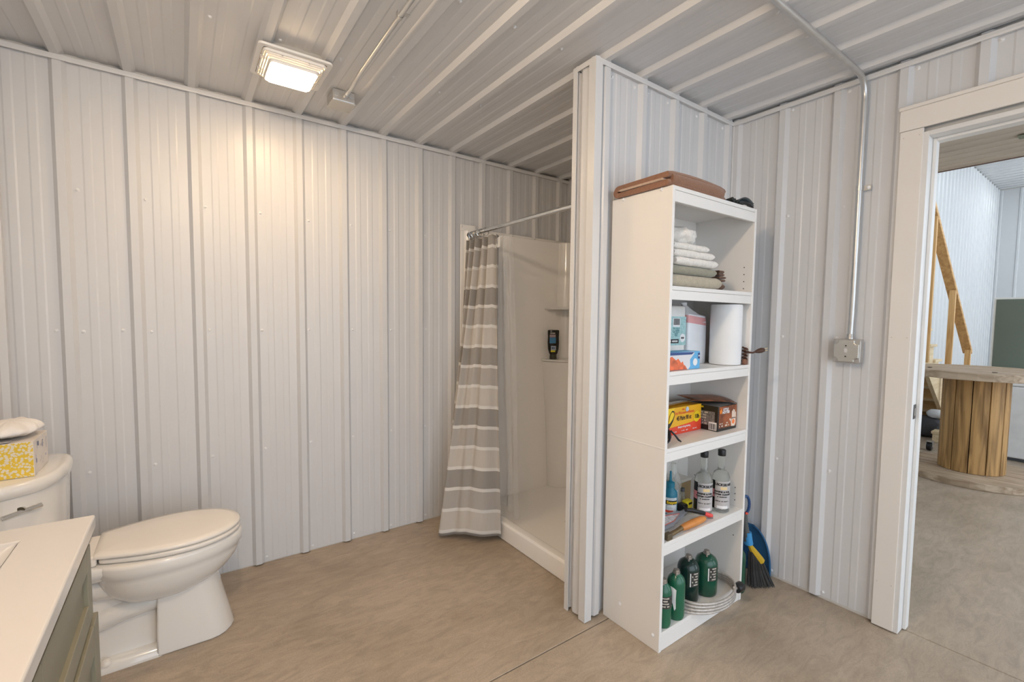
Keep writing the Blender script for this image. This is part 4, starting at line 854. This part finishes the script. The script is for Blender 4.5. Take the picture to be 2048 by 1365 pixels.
cylinder(1.640, 1.095, .0365, .200, GREEN2, 'green gas cylinder with a torn white label beside the slim one', 'torn')
cylinder(1.792, 1.138, .0465, .198, DKG, 'blackish green gas cylinder behind the torn label cylinder', 'right')
cylinder(1.903, 1.120, .0490, .194, GREEN, 'wide dark green gas cylinder standing inside the coiled hose', 'right')
cylinder(1.595, 1.205, .0365, .195, DKG, 'black topped gas cylinder at the back left of the bottom shelf', 'none')
hs = thing('coiled_hose', (1.86, 1.11, z), 'coiled grey braided hose with a black coupling on the bottom shelf', 'hose')
HOSE = pm('braided_hose', (.50, .46, .42), .35, .3, var=.2, scale=120)
for k in range(4):
    rx, ry = .184 - .005 * k, .124 - .004 * k
    path = [(1.868 + .003 * k + rx * math.cos(a), 1.122 + ry * math.sin(a) - .003 * k, z + .0068 + .0112 * k) for a in [2 * PI * i / 56 for i in range(56)]]
    G().tube(path, .0058, 8, closed=True).obj('coil', HOSE, hs, smooth=True)
G().lathe([(.010, -.030), (.019, -.026), (.0215, -.018), (.0215, .012), (.018, .018), (.010, .020)], (2.030, 1.030, z + .0245), 16, 'x').obj('coupling', BLACK, hs, smooth=True)
G().tube([(2.003, 1.030, z + .027), (1.985, 1.026, z + .038), (1.965, 1.020, z + .048)], .0062, 8).obj('hose_end', HOSE, hs, smooth=True)

# ------------------------------------------------------------------ broom, dustpan and bottle beside the bookcase
BLUE = pm('blue_plastic', (.025, .115, .26), .35, var=.06); DBLUE = pm('dark_blue_plastic', (.02, .07, .20), .3); LBLUE = pm('light_blue_rubber', (.05, .30, .62), .5)
dp = thing('dustpan', (2.39, 1.17, 0), 'blue plastic dustpan leaning upright against the right wall', 'dustpan')
def pan(u, v):
    hwid = .118 * math.sqrt(max(0, 1 - (v * .985) ** 2.6))
    d = (u - .5) * 2; lip = .030 * abs(d) ** 6 * (1 - v * .6)
    return (2.404 - .006 * v - lip - .004 * (1 - d * d), 1.172 + d * hwid, .004 + .248 * v)
G().grid(pan, 24, 26).obj('pan', BLUE, dp, smooth=True, solid=.003, angle=60)
G().tube([(pan(0, v)[0] - .003, pan(0, v)[1], pan(0, v)[2]) for v in [k / 18 for k in range(19)]], .0045, 8).obj('rolled_rim', BLUE, dp, smooth=True)
br = thing('hand_broom', (2.25, 1.10, 0), 'hand broom with blue loop handle and black bristles standing beside the bookcase', 'broom')
hb = Vector((2.222, 1.115, .40))
loop = [(hb.x + .017 * math.cos(a), hb.y - .010 * math.cos(a), .412 + .044 * math.sin(a)) for a in [2 * PI * i / 24 for i in range(24)]]
G().tube(loop, .0068, 8, closed=True).obj('loop', DBLUE, br, smooth=True)
G().tube([(2.222, 1.115, .372), (2.224, 1.113, .33), (2.230, 1.109, .28), (2.236, 1.105, .23)], [.009, .010, .013, .016], 12).obj('neck', pm('grey_rubber', (.11, .115, .11), .5), br, smooth=True)
G().tube([(2.216, 1.112, .372), (2.224, 1.106, .371), (2.229, 1.110, .370)], .006, 8).obj('red_button', OR_R, br)
G().tube([(2.236, 1.105, .275), (2.238, 1.103, .245), (2.242, 1.101, .215)], [.0165, .0185, .0205], 12).obj('blue_band', LBLUE, br, smooth=True)
G().tube([(2.246, 1.099, .212), (2.262, 1.093, .185), (2.290, 1.083, .150), (2.314, 1.074, .118)], [.010, .015, .018, .020], 8).obj('bristle_block', pm('yellow_broom_plastic', (.62, .40, .03), .4), br, smooth=True)
g = G(); rnd = random.Random(3)
for k in range(300):
    u = rnd.random(); t = rnd.uniform(-1, 1); x0 = lerp(2.250, 2.318, u); y0 = lerp(1.098, 1.073, u) + t * .010; z0 = lerp(.175, .120, u); x1 = lerp(2.236, 2.338, u) + rnd.uniform(-.008, .008); y1 = lerp(1.086, 1.020, u) + t * .014 + rnd.uniform(-.005, .005)
    g.tube([(x0, y0, z0), (lerp(x0, x1, .4), lerp(y0, y1, .35), .080), (x1, y1, rnd.uniform(.002, .014))], [.0014, .0014, .0008], 4)
bs = g.obj('bristles', pm('black_bristle', (.025, .023, .020), .5, var=.3), br); bs['kind'] = 'stuff'
gbt = thing('green_bottle', (2.165, 1.145, 0), 'tall dark green bottle on the floor between bookcase and broom', 'bottle')
G().lathe([(.030, .004), (.034, 0), (.037, .006), (.037, .165), (.034, .185), (.022, .205), (.012, .214), (.012, .224)], (2.168, 1.115, 0), 26).obj('tank', GREEN, gbt, smooth=True)
G().lathe([(.014, .222), (.014, .236), (.011, .238)], (2.168, 1.115, 0), 16).obj('cap', LBLUE, gbt, smooth=True)

# ------------------------------------------------------------------ toilet
TY = 2.262
to = thing('toilet', (-.15, TY, 0), 'white porcelain two-piece toilet with closed lid beside the vanity', 'toilet')
def egg(xr, xf, hw, z, n=40, back=.55, yo=0.0, flat=2.4):
    """outline: rear at xr, front at xf; widest a bit ahead of the middle; rear squarer than the front"""
    out = []; xm = lerp(xr, xf, .44)
    for i in range(n):
        a = 2 * PI * i / n; c, s_ = math.cos(a), math.sin(a)
        if c >= 0: x = xm + (xf - xm) * c; y = hw * s_
        else:
            x = xm - (xm - xr) * abs(c) ** (2 / flat); y = hw * math.copysign(abs(s_) ** (2 / flat * 1.0 if abs(c) > 0 else 1), s_)
        out.append((x, TY + yo + y, z))
    return out
RZ = .408
def lidshape(xr, xf, hr, hm, z, n=14):
    xm = lerp(xr, xf, .52); half = []
    half.append((xr, hr - .016)); half.append((xr + .004, hr - .005)); half.append((xr + .014, hr + .002))
    for k in range(1, n + 1):
        t = k / n; half.append((lerp(xr + .014, xm, t), lerp(hr + .002, hm, math.sin(PI / 2 * t))))
    for k in range(1, n + 1):
        a = PI / 2 * k / n; half.append((xm + (xf - xm) * math.sin(a) ** .95, hm * math.cos(a)))
    pts = half + [(x, -y) for x, y in half[-2::-1]]
    return [(x, TY + .006 + y, z) for x, y in pts]
g = G().loft([egg(-.17, .04, .085, .215), egg(-.20, .065, .108, .226), egg(-.235, .100, .135, .246), egg(-.262, .136, .156, .276), egg(-.280, .164, .169, .310), egg(-.288, .177, .174, .338), egg(-.294, .180, .176, .356), egg(-.300, .1868, .1800, .361), egg(-.302, .1875, .1802, .378), egg(-.305, .188, .180, .394), egg(-.303, .184, .177, .404), egg(-.295, .172, .165, RZ)])
g.obj('bowl', PORC, to, smooth=True, angle=60)
# deck under the tank
def rr3(x0, x1, hw, z, r=.03): return [(x, y, z) for x, y in rrect((x0 + x1) / 2, TY, (x1 - x0) / 2, hw, r)]
G().loft([rr3(-.555, -.235, .085, .335), rr3(-.560, -.235, .112, .352), rr3(-.565, -.23, .128, .375), rr3(-.565, -.225, .130, .398), rr3(-.560, -.23, .126, .404)]).obj('deck', PORC, to, smooth=True, angle=50)
# pedestal front: flared skirt
def ped(z, xr, xf, hw, n=10):
    pts = [(xr, TY + hw, z), (xr, TY - hw, z)]
    xs = xf - hw * .78
    for k in range(n + 1):
        a = -PI / 2 + PI * k / n; pts.append((xs + hw * .78 * math.cos(a), TY + hw * math.sin(a), z))
    return pts
g = G().loft([ped(0.0, -.112, .150, .112), ped(.006, -.112, .1505, .112), ped(.09, -.110, .130, .108), ped(.17, -.108, .111, .105), ped(.235, -.106, .098, .103), ped(.26, -.106, .094, .103)]); g.obj('pedestal', PORC, to, smooth=True, bev=.008, seg=3, angle=50)
# foot running to the wall and trapway
G().loft([rr3(-.50, -.08, .112, 0, .03), rr3(-.50, -.08, .112, .012, .03), rr3(-.49, -.085, .098, .030, .03), rr3(-.48, -.09, .088, .036, .03)]).obj('foot', PORC, to, smooth=True, angle=45)
g = G().loft([[(x, TY + w * math.cos(a), zc_ + h * math.sin(a)) for a in [2 * PI * i / 24 for i in range(24)]] for x, w, zc_, h in ((-.07, .088, .205, .055), (-.13, .092, .205, .052), (-.20, .090, .195, .052), (-.28, .086, .175, .055), (-.35, .080, .145, .06), (-.42, .070, .10, .07))]); g.obj('trapway', PORC, to, smooth=True)
g = G().loft([[(x, TY + w * math.cos(a), zc_ + h * math.sin(a)) for a in [2 * PI * i / 24 for i in range(24)]] for x, w, zc_, h in ((-.10, .080, .270, .075), (-.18, .092, .285, .070), (-.27, .090, .300, .06), (-.36, .085, .31, .05))]); g.obj('rear_neck', PORC, to, smooth=True)
G().loft([rr3(-.45, -.10, .062, .03, .02), rr3(-.46, -.10, .060, .34, .02)]).obj('core', PORC, to, smooth=True, angle=45)
for s in (-1, 1): G().lathe([(.017, 0), (.017, .008), (.013, .016), (.005, .020)], (-.26, TY + s * .094, .028), 18).obj('bolt_cap', SEATP, to, smooth=True)
# seat and lid
G().loft([lidshape(-.262, .176, .112, .172, RZ + .002), lidshape(-.268, .182, .116, .178, RZ + .007), lidshape(-.268, .183, .117, .179, RZ + .016), lidshape(-.262, .178, .113, .175, RZ + .021)]).obj('seat', SEATP, to, smooth=True, angle=60)
G().loft([lidshape(-.276, .176, .112, .172, RZ + .0235), lidshape(-.283, .182, .118, .178, RZ + .0275), lidshape(-.283, .183, .118, .179, RZ + .034), lidshape(-.279, .178, .114, .174, RZ + .0405), lidshape(-.26, .155, .095, .152, RZ + .0438), lidshape(-.20, .09, .05, .09, RZ + .0455)]).obj('lid', SEATP, to, smooth=True, angle=60)
G().box(-.312, -.272, TY - .105, TY + .105, RZ - .002, RZ + .036).obj('hinge', SEATP, to, bev=.008, seg=3)
# tank with bowed front
def tank(z, off, top=False):
    base = [(-.474, -.205), (-.430, -.178), (-.392, -.140), (-.366, -.080), (-.356, 0.0), (-.352, .05), (-.356, .13), (-.372, .185), (-.410, .218), (-.47, .232)]
    sm = []
    n = 32
    for k in range(n + 1):
        p = poly_at([(a, b) for a, b in base], k / n); sm.append((p.x, p.y))
    cx, cy = -.46, .013
    pts = [(-.568, .232 - .01)] + [(-.568, -.205 - .002)] 
    out = [(x, y) for x, y in sm] + pts
    return [(cx + (x - cx) * (1 + off / .11) if x > -.56 else -.570, TY + cy + (y - cy) * (1 + off / .22), z) for x, y in out]
G().loft([tank(.402, -.030), tank(.412, -.022), tank(.55, -.014), tank(.722, -.008)]).obj('tank', PORC, to, smooth=True, angle=50)
tl = G().loft([tank(.7225, -.006), tank(.726, .000), tank(.745, .003), tank(.758, .000), tank(.764, -.006), tank(.766, -.014)]).obj('tank_lid', PORC, to, smooth=True, angle=50)
G().tube([(-.476, TY - .199, .6665), (-.392, TY - .150, .6785)], .0085, 4).obj('flush_lever', CHROME, to, bev=.002)
G().tube([(-.440, TY - .150, .678), (-.438, TY - .178, .678)], [.014, .011], 14).obj('lever_boss', CHROME, to, smooth=True)

# tissue box on the tank
zt = .7668
tb = thing('tissue_box', (-.47, 2.25, zt), 'yellow dotted tissue box with a white tissue on the toilet tank', 'tissue box')
def dots_mat():
    mt = bpy.data.materials.new('yellow_dot_print'); mt.use_nodes = True; nt = mt.node_tree; N = nt.nodes; L = nt.links; b = N['Principled BSDF']
    tc = N.new('ShaderNodeTexCoord'); vo = N.new('ShaderNodeTexVoronoi'); vo.inputs['Scale'].default_value = 125; L.new(tc.outputs['Object'], vo.inputs['Vector'])
    r = N.new('ShaderNodeValToRGB'); r.color_ramp.elements[0].position = .44; r.color_ramp.elements[0].color = (.80, .72, .58, 1); r.color_ramp.elements[1].position = .54; r.color_ramp.elements[1].color = (.82, .56, .05, 1)
    L.new(vo.outputs['Distance'], r.inputs[0]); L.new(r.outputs[0], b.inputs['Base Color']); b.inputs['Roughness'].default_value = .5; return mt
ex0, ex1, ey0, ey1, eh = -.555, -.414, 2.152, 2.346, .118
PRINT = pm('tissue_box_pale', (.78, .72, .66), .5, var=.05)
G().box(ex0, ex1, ey0, ey1, zt, zt + eh).obj('carton', PRINT, tb, bev=.0015)
quad(G(), ((ex0 + ex1) / 2, ey0 - .0008, zt + eh / 2), (1, 0, 0), (0, 0, 1), (ex1 - ex0) / 2 - .001, eh / 2 - .001).obj('dotted_side', dots_mat(), tb, fix=False)
q = G(); rnd = random.Random(5)
for k in range(16): quad(q, (ex1 + .0008, ey0 + .02 + rnd.random() * .155, zt + .02 + rnd.random() * .085), (0, 1, 0), (0, 0, 1), .0012 + .003 * (k % 3 == 0), .008 * rnd.random() + .002)
q.obj('side_marks', pm('print_blue_grey', (.25, .28, .45), .5), tb, fix=False)
text_plane('lettering', '~6', .012, (ex1 + .0012, ey0 + .11, zt + .085), (0, 1, 0), (0, 0, 1), pm('print_blue_grey2', (.5, .5, .58), .5), tb)
def tis(u, v):
    a = 2 * PI * u; n1 = noise.noise((math.cos(a) * 2.2, math.sin(a) * 2.2, 3.0)); n2 = noise.noise((math.cos(a) * 4, math.sin(a) * 4, v * 3))
    if v < .55:
        t = v / .55; r = lerp(.020, .112, t ** .9); zz = .003 + .021 * t ** 1.3
    else:
        t = (v - .55) / .45; r = .112 * math.cos(PI / 2 * t) ** .8 + .0015; zz = .024 + .036 * math.sin(PI / 2 * t)
    k = min(1, v * 2.2) * (1 if v < .8 else (1 - v) / .2)
    r *= 1 + .10 * n1 * k + .05 * n2 * k + .035 * math.sin(11 * a + 3 * n1) * k * (v < .7)
    return (-.486 + r * math.cos(a) * .66, 2.262 + r * math.sin(a), zt + eh + zz + .010 * n1 * k + .006 * n2 * k)
G().grid(tis, 72, 26).obj('tissue', pm('tissue_white', (.84, .80, .76), .85, var=.02, bump=.3, bscale=40), tb, smooth=True, fix=False, angle=180)
bkl = thing('booklet', (-.51, 2.17, zt + eh), 'small grey folded booklet lying on the tissue box', 'booklet')
g = G().box(-.556, -.470, 2.154, 2.186, zt + eh + .0012, zt + eh + .005); g.obj('cover', pm('grey_booklet', (.48, .47, .46), .4), bkl, bev=.001)
G().box(-.5555, -.4705, 2.1530, 2.1542, zt + eh + .0016, zt + eh + .0030).obj('pages', pm('dark_spine', (.06, .05, .045), .6), bkl)

# ------------------------------------------------------------------ vanity
va = thing('vanity', (-.38, .9, 0), 'grey green shaker vanity with white top in the left foreground', 'vanity')
VX, VY0, VY1, VZ = -.170, .30, 1.362, .86
# top with basin recess
g = G(); o = [(XL + .003, VY0), (VX, VY0), (VX, VY1), (XL + .003, VY1)]; bi = [(-.525, .42), (-.274, .42), (-.274, 1.280), (-.525, 1.280)]
o4 = o; v = [(x, y, VZ) for x, y in o4] + [(x, y, VZ) for x, y in bi] + [(x, y, VZ - .030) for x, y in o4] + [(x * 1 + (.0), y, VZ - .030) for x, y in bi]
g.add(v, [(0, 1, 5, 4), (1, 2, 6, 5), (2, 3, 7, 6), (3, 0, 4, 7), (8, 9, 1, 0), (9, 10, 2, 1), (10, 11, 3, 2), (11, 8, 0, 3), (4, 5, 13, 12), (5, 6, 14, 13), (6, 7, 15, 14), (7, 4, 12, 15), (8, 12, 13, 9), (9, 13, 14, 10), (10, 14, 15, 11), (11, 15, 12, 8)])
g.obj('countertop', QUARTZ, va, bev=.004, seg=3)
g = G(); c0 = (-.3995, .85)
g.loft([[(x, y, VZ - .002) for x, y in rrect(*c0, .1255, .430, .006)], [(x, y, VZ - .012) for x, y in rrect(*c0, .1235, .427, .02)], [(x, y, VZ - .060) for x, y in rrect(*c0, .095, .36, .05)], [(x, y, VZ - .085) for x, y in rrect(*c0, .06, .27, .05)]], False, True); g.obj('basin', QUARTZ, va, smooth=True, fix=True)
FXv = -.192
G().box(XL + .006, FXv, VY0 + .015, VY1 - .014, .09, VZ - .030).obj('carcass', VANM, va)
G().box(XL + .01, FXv - .05, VY0 + .03, VY1 - .03, 0, .09).obj('toe_kick', VANM, va)
def shaker(y0, y1, z0, z1, nm, fw=.055, x0=FXv, t=.018):
    g = G(); g.box(x0 + .0005, x0 + t - .008, y0 + fw - .002, y1 - fw + .002, z0 + fw - .002, z1 - fw + .002); p = g.obj(nm, VANM, va)
    for a, b, c, d in ((y0, y0 + fw, z0, z1), (y1 - fw, y1, z0, z1), (y0 + fw, y1 - fw, z0, z0 + fw), (y0 + fw, y1 - fw, z1 - fw, z1)):
        G().box(x0 + .0005, x0 + t, a + .0003, b - .0003, c + .0003, d - .0003).obj('stile' if b - a <= fw + .001 else 'rail', VANM, p, bev=.0012, seg=1)
    return p
for s in (VY0 + .015, VY1 - .044): G().box(FXv, FXv + .004, s, s + .030, 0.0, VZ - .031).obj('face_stile', VANM, va, bev=.001)
dr = shaker(.845, VY1 - .052, .655, VZ - .045, 'drawer_front', .045); dr2 = shaker(VY0 + .05, .838, .655, VZ - .045, 'drawer_front', .045)
dA = shaker(.845, VY1 - .020, .105, .645, 'door', .06, FXv + .004); dB = shaker(VY0 + .02, .838, .105, .645, 'door', .06, FXv + .004)
for y, d in ((.885, dA), (.795, dB)):
    h = G().tube([(FXv + .048, y, .42), (FXv + .048, y, .56)], .005, 10).obj('handle', NICKEL, d, smooth=True)
    G().tube([(FXv + .02, y, .44), (FXv + .046, y, .44)], .004, 8).tube([(FXv + .02, y, .54), (FXv + .046, y, .54)], .004, 8).obj('handle_post', NICKEL, d)

# small globe light on the ceiling, above and behind the top edge of the picture
DLX, DLY = .06, .62
vl = thing('globe_light', (DLX, DLY, ZC - .2), 'small round frosted globe light on the ceiling beside the vanity', 'ceiling light')
G().lathe([(.065, -.019), (.065, -.030), (.030, -.038), (.010, -.040), (.010, -.10), (.022, -.104), (.022, -.112)], (DLX, DLY, ZC), 28).obj('stem', NICKEL, vl, smooth=True)
G().lathe([(.020, -.108), (.040, -.118), (.052, -.138), (.052, -.154), (.042, -.178), (.022, -.192), (.002, -.196)], (DLX, DLY, ZC), 24).obj('globe', pm('frosted_globe', (.9, .85, .78), .5, emit=(1.0, .775, .55), estr=ROOM_EMIT), vl, smooth=True)
mi = thing('wall_mirror', (XL + .03, .83, 1.05), 'frameless mirror on the wall above the vanity', 'mirror')
G().box(XL + .0195, XL + .026, .45, 1.21, 1.05, 1.95).obj('glass', pm('mirror_glass', (.85, .86, .86), .02, 1.0, var=.005), mi, bev=.002)

# ------------------------------------------------------------------ workshop beyond the doorway
WY, WX, WH = 2.13, 14.79, 4.27
ws = G().box(XB + .113, WX + .2, WY + .02, WY + .14, 0, WH + .1).obj('wall_side', CAULK); struct(ws, 'white ribbed workshop wall behind the stairs')
panels(ws, XB + .12, WX, [3.0 + PIT * i for i in range(52)], lambda s, h, l: (s, WY - h, l), .01, WH, SHOPW, minor=False, h=.022, overlap_at=4)
wf = G().box(WX + .002, WX + .12, -3.2, WY + .1, 0, WH + .1).obj('wall_far', CAULK); struct(wf, 'white ribbed far wall of the workshop')
panels(wf, -3.1, WY, [-3.0 + .3 * i for i in range(18)], lambda s, h, l: (WX - h, s, l), .01, WH, SHOPW, minor=False, h=.016)
cw = G().box(XB + .113, WX + .1, -3.2, WY + .1, WH + .03, WH + .12).obj('ceiling_workshop', CAULK); struct(cw, 'white ribbed workshop ceiling')
panels(cw, XB + .12, WX, [3.0 + PIT * i for i in range(52)], lambda s, h, l: (s, l, WH - h + .024), -3.1, WY, SHOPW, minor=False, h=.022)
LEDM = pm('led_tube', (1, 1, 1), .4, emit=(.90, .96, 1.0), estr=LED_EMIT); FIXM = pm('fixture_white', (.8, .8, .8), .4)
for x, y in ((4.0, -1.6), (7.0, -1.4), (10.0, -.6), (12.8, .6)):
    lf = thing('strip_light', (x, y, WH - .08), {4: 'white strip light under the workshop ceiling nearest the doorway', 7: 'white strip light above the white chest in the workshop', 10: 'white strip light midway along the workshop ceiling', 12.8: 'white strip light nearest the far workshop wall'}[x], 'strip light', 'workshop strip lights')
    G().box(x - .6, x + .6, y - .06, y + .06, WH - .05, WH - .001).obj('housing', FIXM, lf, bev=.004)
    for d in (-.03, .03): G().tube([(x - .58, y + d, WH - .066), (x + .58, y + d, WH - .066)], .014, 10).obj('tube', LEDM, lf, smooth=True)

# cable spool table
SXc, SYc, SR, BR, SHh = 5.535, .855, .490, .212, .925
sp_ = thing('cable_spool', (SXc, SYc, 0), 'large wooden cable spool standing upright as a table', 'cable spool')
def flange(z0, z1, ang, nm):
    n = 7; wv_ = 2 * SR / n
    for k in range(n):
        a, b = -SR + k * wv_ + .002, -SR + (k + 1) * wv_ - .002; top = []; bot = []; dz = random.uniform(-.0015, .0015)
        for t in range(7):
            y = lerp(a, b, t / 6); h = math.sqrt(max(SR * SR - y * y, .0004)); top.append((h, y)); bot.append((-h, y))
        poly = top + bot[::-1]
        ca, sa = math.cos(ang), math.sin(ang)
        G().prism([(SXc + x * ca - y * sa, SYc + x * sa + y * ca) for x, y in poly], 'z', z0, z1 + dz).obj(nm, SPOOLH, sp_, bev=.003, seg=1)
zl = .055
flange(.001, zl, PI / 2 + .25, 'plank'); flange(SHh - .062, SHh, PI / 2 + .25, 'plank')
ns = 12
for k in range(ns):
    a0 = 2 * PI * k / ns + .09; a1 = a0 + 2 * PI / ns - .028; pts = []
    for t in range(4): a = lerp(a0, a1, t / 3); pts.append((SXc + BR * math.cos(a), SYc + BR * math.sin(a)))
    for t in range(4): a = lerp(a1, a0, t / 3); pts.append((SXc + (BR - .03) * math.cos(a), SYc + (BR - .03) * math.sin(a)))
    G().prism(pts, 'z', zl + .002, SHh - .065).obj('stave', SPOOLV, sp_, bev=.0025, seg=1)
for a in (2.2, 3.6, 4.9): G().lathe([(.016, 0), (.016, .004), (.008, .005)], (SXc + .33 * math.cos(a), SYc + .33 * math.sin(a), SHh + .0015), 12).obj('bolt', pm('rusty_bolt', (.16, .12, .09), .6, .5), sp_)

# staircase with lumber railing
YR = 1.40; RISE, RUN, FOOT = .18, .245, 8.19
st = thing('staircase', (7.0, 1.76, 0), 'unpainted pine staircase along the workshop wall', 'staircase')
NS = 13
for y in (1.44, 2.04):
    up = [(FOOT, 0)]
    for k in range(NS): up += [(FOOT - RUN * k, RISE * (k + 1) - .03), (FOOT - RUN * (k + 1), RISE * (k + 1) - .03)]
    low = [(FOOT - RUN * NS, RISE * NS - .33), (FOOT - .33, 0)]
    G().prism(up + low, 'y', y, y + .038).obj('stringer', PALEPINE, st)
for k in range(NS): G().box(FOOT - RUN * (k + 1) - .0, FOOT - RUN * k + .022, 1.415, 2.105, RISE * (k + 1) - .0295, RISE * (k + 1)).obj('tread', PALEPINE, st, bev=.003, seg=1)
for k in range(NS): G().box(FOOT - RUN * k - .019, FOOT - RUN * k - .001, 1.479, 2.039, RISE * k + .001, RISE * (k + 1) - .031).obj('riser', PINE_Y, st)
rl = thing('stair_railing', (7.3, YR, 0), 'pine handrail on three posts beside the workshop stairs', 'railing')
sl = .7495
def zr(x): return 1.00 + sl * (8.33 - x)
G().loft([[(x, YR - .045, zr(x) - .025), (x, YR + .045, zr(x) - .025), (x, YR + .045, zr(x) + .025), (x, YR - .045, zr(x) + .025)] for x in (8.40, 5.0)]).obj('handrail', PINE_X, rl, bev=.003, seg=1)
for x, b in ((8.33, .001), (7.36, .20), (6.40, .90), (5.4, 1.6)):
    zt_ = zr(x) - .028; G().loft([[(x + dx, YR - .040, zz), (x + dx, YR + .0135, zz)] for dx, zz in ()] or [[(x - .019, YR - .043, b), (x + .019, YR - .043, b), (x + .019, YR + .013, b), (x - .019, YR + .013, b)], [(x - .019, YR - .043, zr(x - .019) - .0315 - .0), (x + .019, YR - .043, zr(x + .019) - .0315), (x + .019, YR + .013, zr(x + .019) - .0315), (x - .019, YR + .013, zr(x - .019) - .0315)]]).obj('post', PINE_Z, rl, bev=.002, seg=1)

# overhead door lying open under its tracks
od = thing('overhead_door', (4.1, .2, 2.58), 'open sectional overhead door seen from below through the doorway', 'garage door')
ODM = pm('beige_door_steel', (.50, .43, .35), .5, var=.06, scale=5); ZD = 2.58
for k in range(4):
    x1 = 5.175 - k * .538; x0 = x1 - .532; pr = []
    for t in range(12):
        u = t / 12; pr += [(lerp(x0, x1, u), ZD + (.006 if t % 3 else .0)), (lerp(x0, x1, (t + .8) / 12), ZD + (.006 if t % 3 else .0))]
    pr += [(x1, ZD), (x1, ZD + .045), (x0, ZD + .045)]
    G().prism([(x, zz) for x, zz in pr], 'y', -1.9, 1.28).obj('door_section', ODM, od)
    for y in (.57, -.6):
        if k: G().box(x1 - .045, x1 + .05, y - .03, y + .03, ZD - .006, ZD - .001).obj('hinge', pm('hinge_steel', (.22, .24, .17), .5, .4), od, bev=.002)
G().box(5.176, 5.19, -1.9, 1.28, ZD - .006, ZD + .045).obj('bottom_seal', pm('brown_rubber', (.16, .10, .08), .6), od)
for y in (-1.95, 1.32): G().box(2.7, 5.6, y - .025, y + .025, ZD + .05, ZD + .09).obj('track', GALV, od); 
for y in (-1.95, 1.32):
    for x in (3.0, 5.4): G().box(x - .015, x + .015, y - .004, y + .004, ZD + .088, WH + .002).obj('track_hanger', GALV, od)

# white chest with green board behind it, clutter under the stairs
ch = thing('white_chest', (6.75, .2, 0), 'low white chest standing behind the wooden cable spool', 'chest')
G().box(6.45, 7.02, -.9, .86, .03, .72).obj('body', pm('white_enamel', (.78, .79, .79), .35, bump=.1, bscale=8), ch, bev=.012)
G().box(6.44, 7.03, -.91, .87, .722, .80).obj('lid', pm('white_enamel2', (.80, .81, .81), .35), ch, bev=.015, seg=3)
G().box(6.47, 7.0, -.88, .84, 0, .03).obj('plinth', DGREY, ch)
gr = thing('green_board', (7.08, .2, 0), 'large green board with thin white edge standing behind the white chest', 'board')
G().box(7.06, 7.10, -.9, 1.0, .002, 1.595).obj('backing', pm('board_white_edge', (.74, .74, .70), .5), gr, bev=.003)
G().box(7.054, 7.0605, -.88, .981, .02, 1.576).obj('green_face', pm('green_board_paint', (.125, .150, .118), .55, var=.06, scale=3), gr)
cu = thing('wrapped_bundle', (7.5, 1.72, 0), 'grey and white rounded bundle on the floor under the stairs', 'bundle')
crump(2.0, 7.02, 1.40, .275, .085, .075, .05, .06, 1.1).obj('white_wrap', pm('pale_wrap', (.62, .64, .66), .5), cu, smooth=True, angle=180)
crump(5.0, 7.0, 1.46, .12, .10, .12, .12, .08, 1.3).obj('dark_base', pm('dark_canvas', (.05, .05, .055), .7), cu, smooth=True, angle=180)
wk = G().box(6.75, 6.87, 1.30, 1.36, .001, .09).box(6.74, 6.90, 1.28, 1.37, .0905, .12).obj('wood_offcut', PALEPINE, None, bev=.003); tag(wk, 'short pale wood offcuts on the floor under the stairs', 'wood block')
bb2 = thing('floor_dolly', (6.25, 1.275, 0), 'small black wheeled dolly on the workshop floor left of the spool', 'dolly')
G().lathe([(.012, -.02), (.04, -.02), (.045, -.012), (.045, .012), (.04, .02), (.012, .02)], (6.25, 1.275, .046), 20, 'y').obj('wheel', BLACK, bb2, smooth=True)
G().box(6.21, 6.29, 1.25, 1.30, .094, .10).box(6.23, 6.27, 1.248, 1.252, .04, .095).box(6.23, 6.27, 1.298, 1.302, .04, .095).obj('bracket', GALV, bb2)
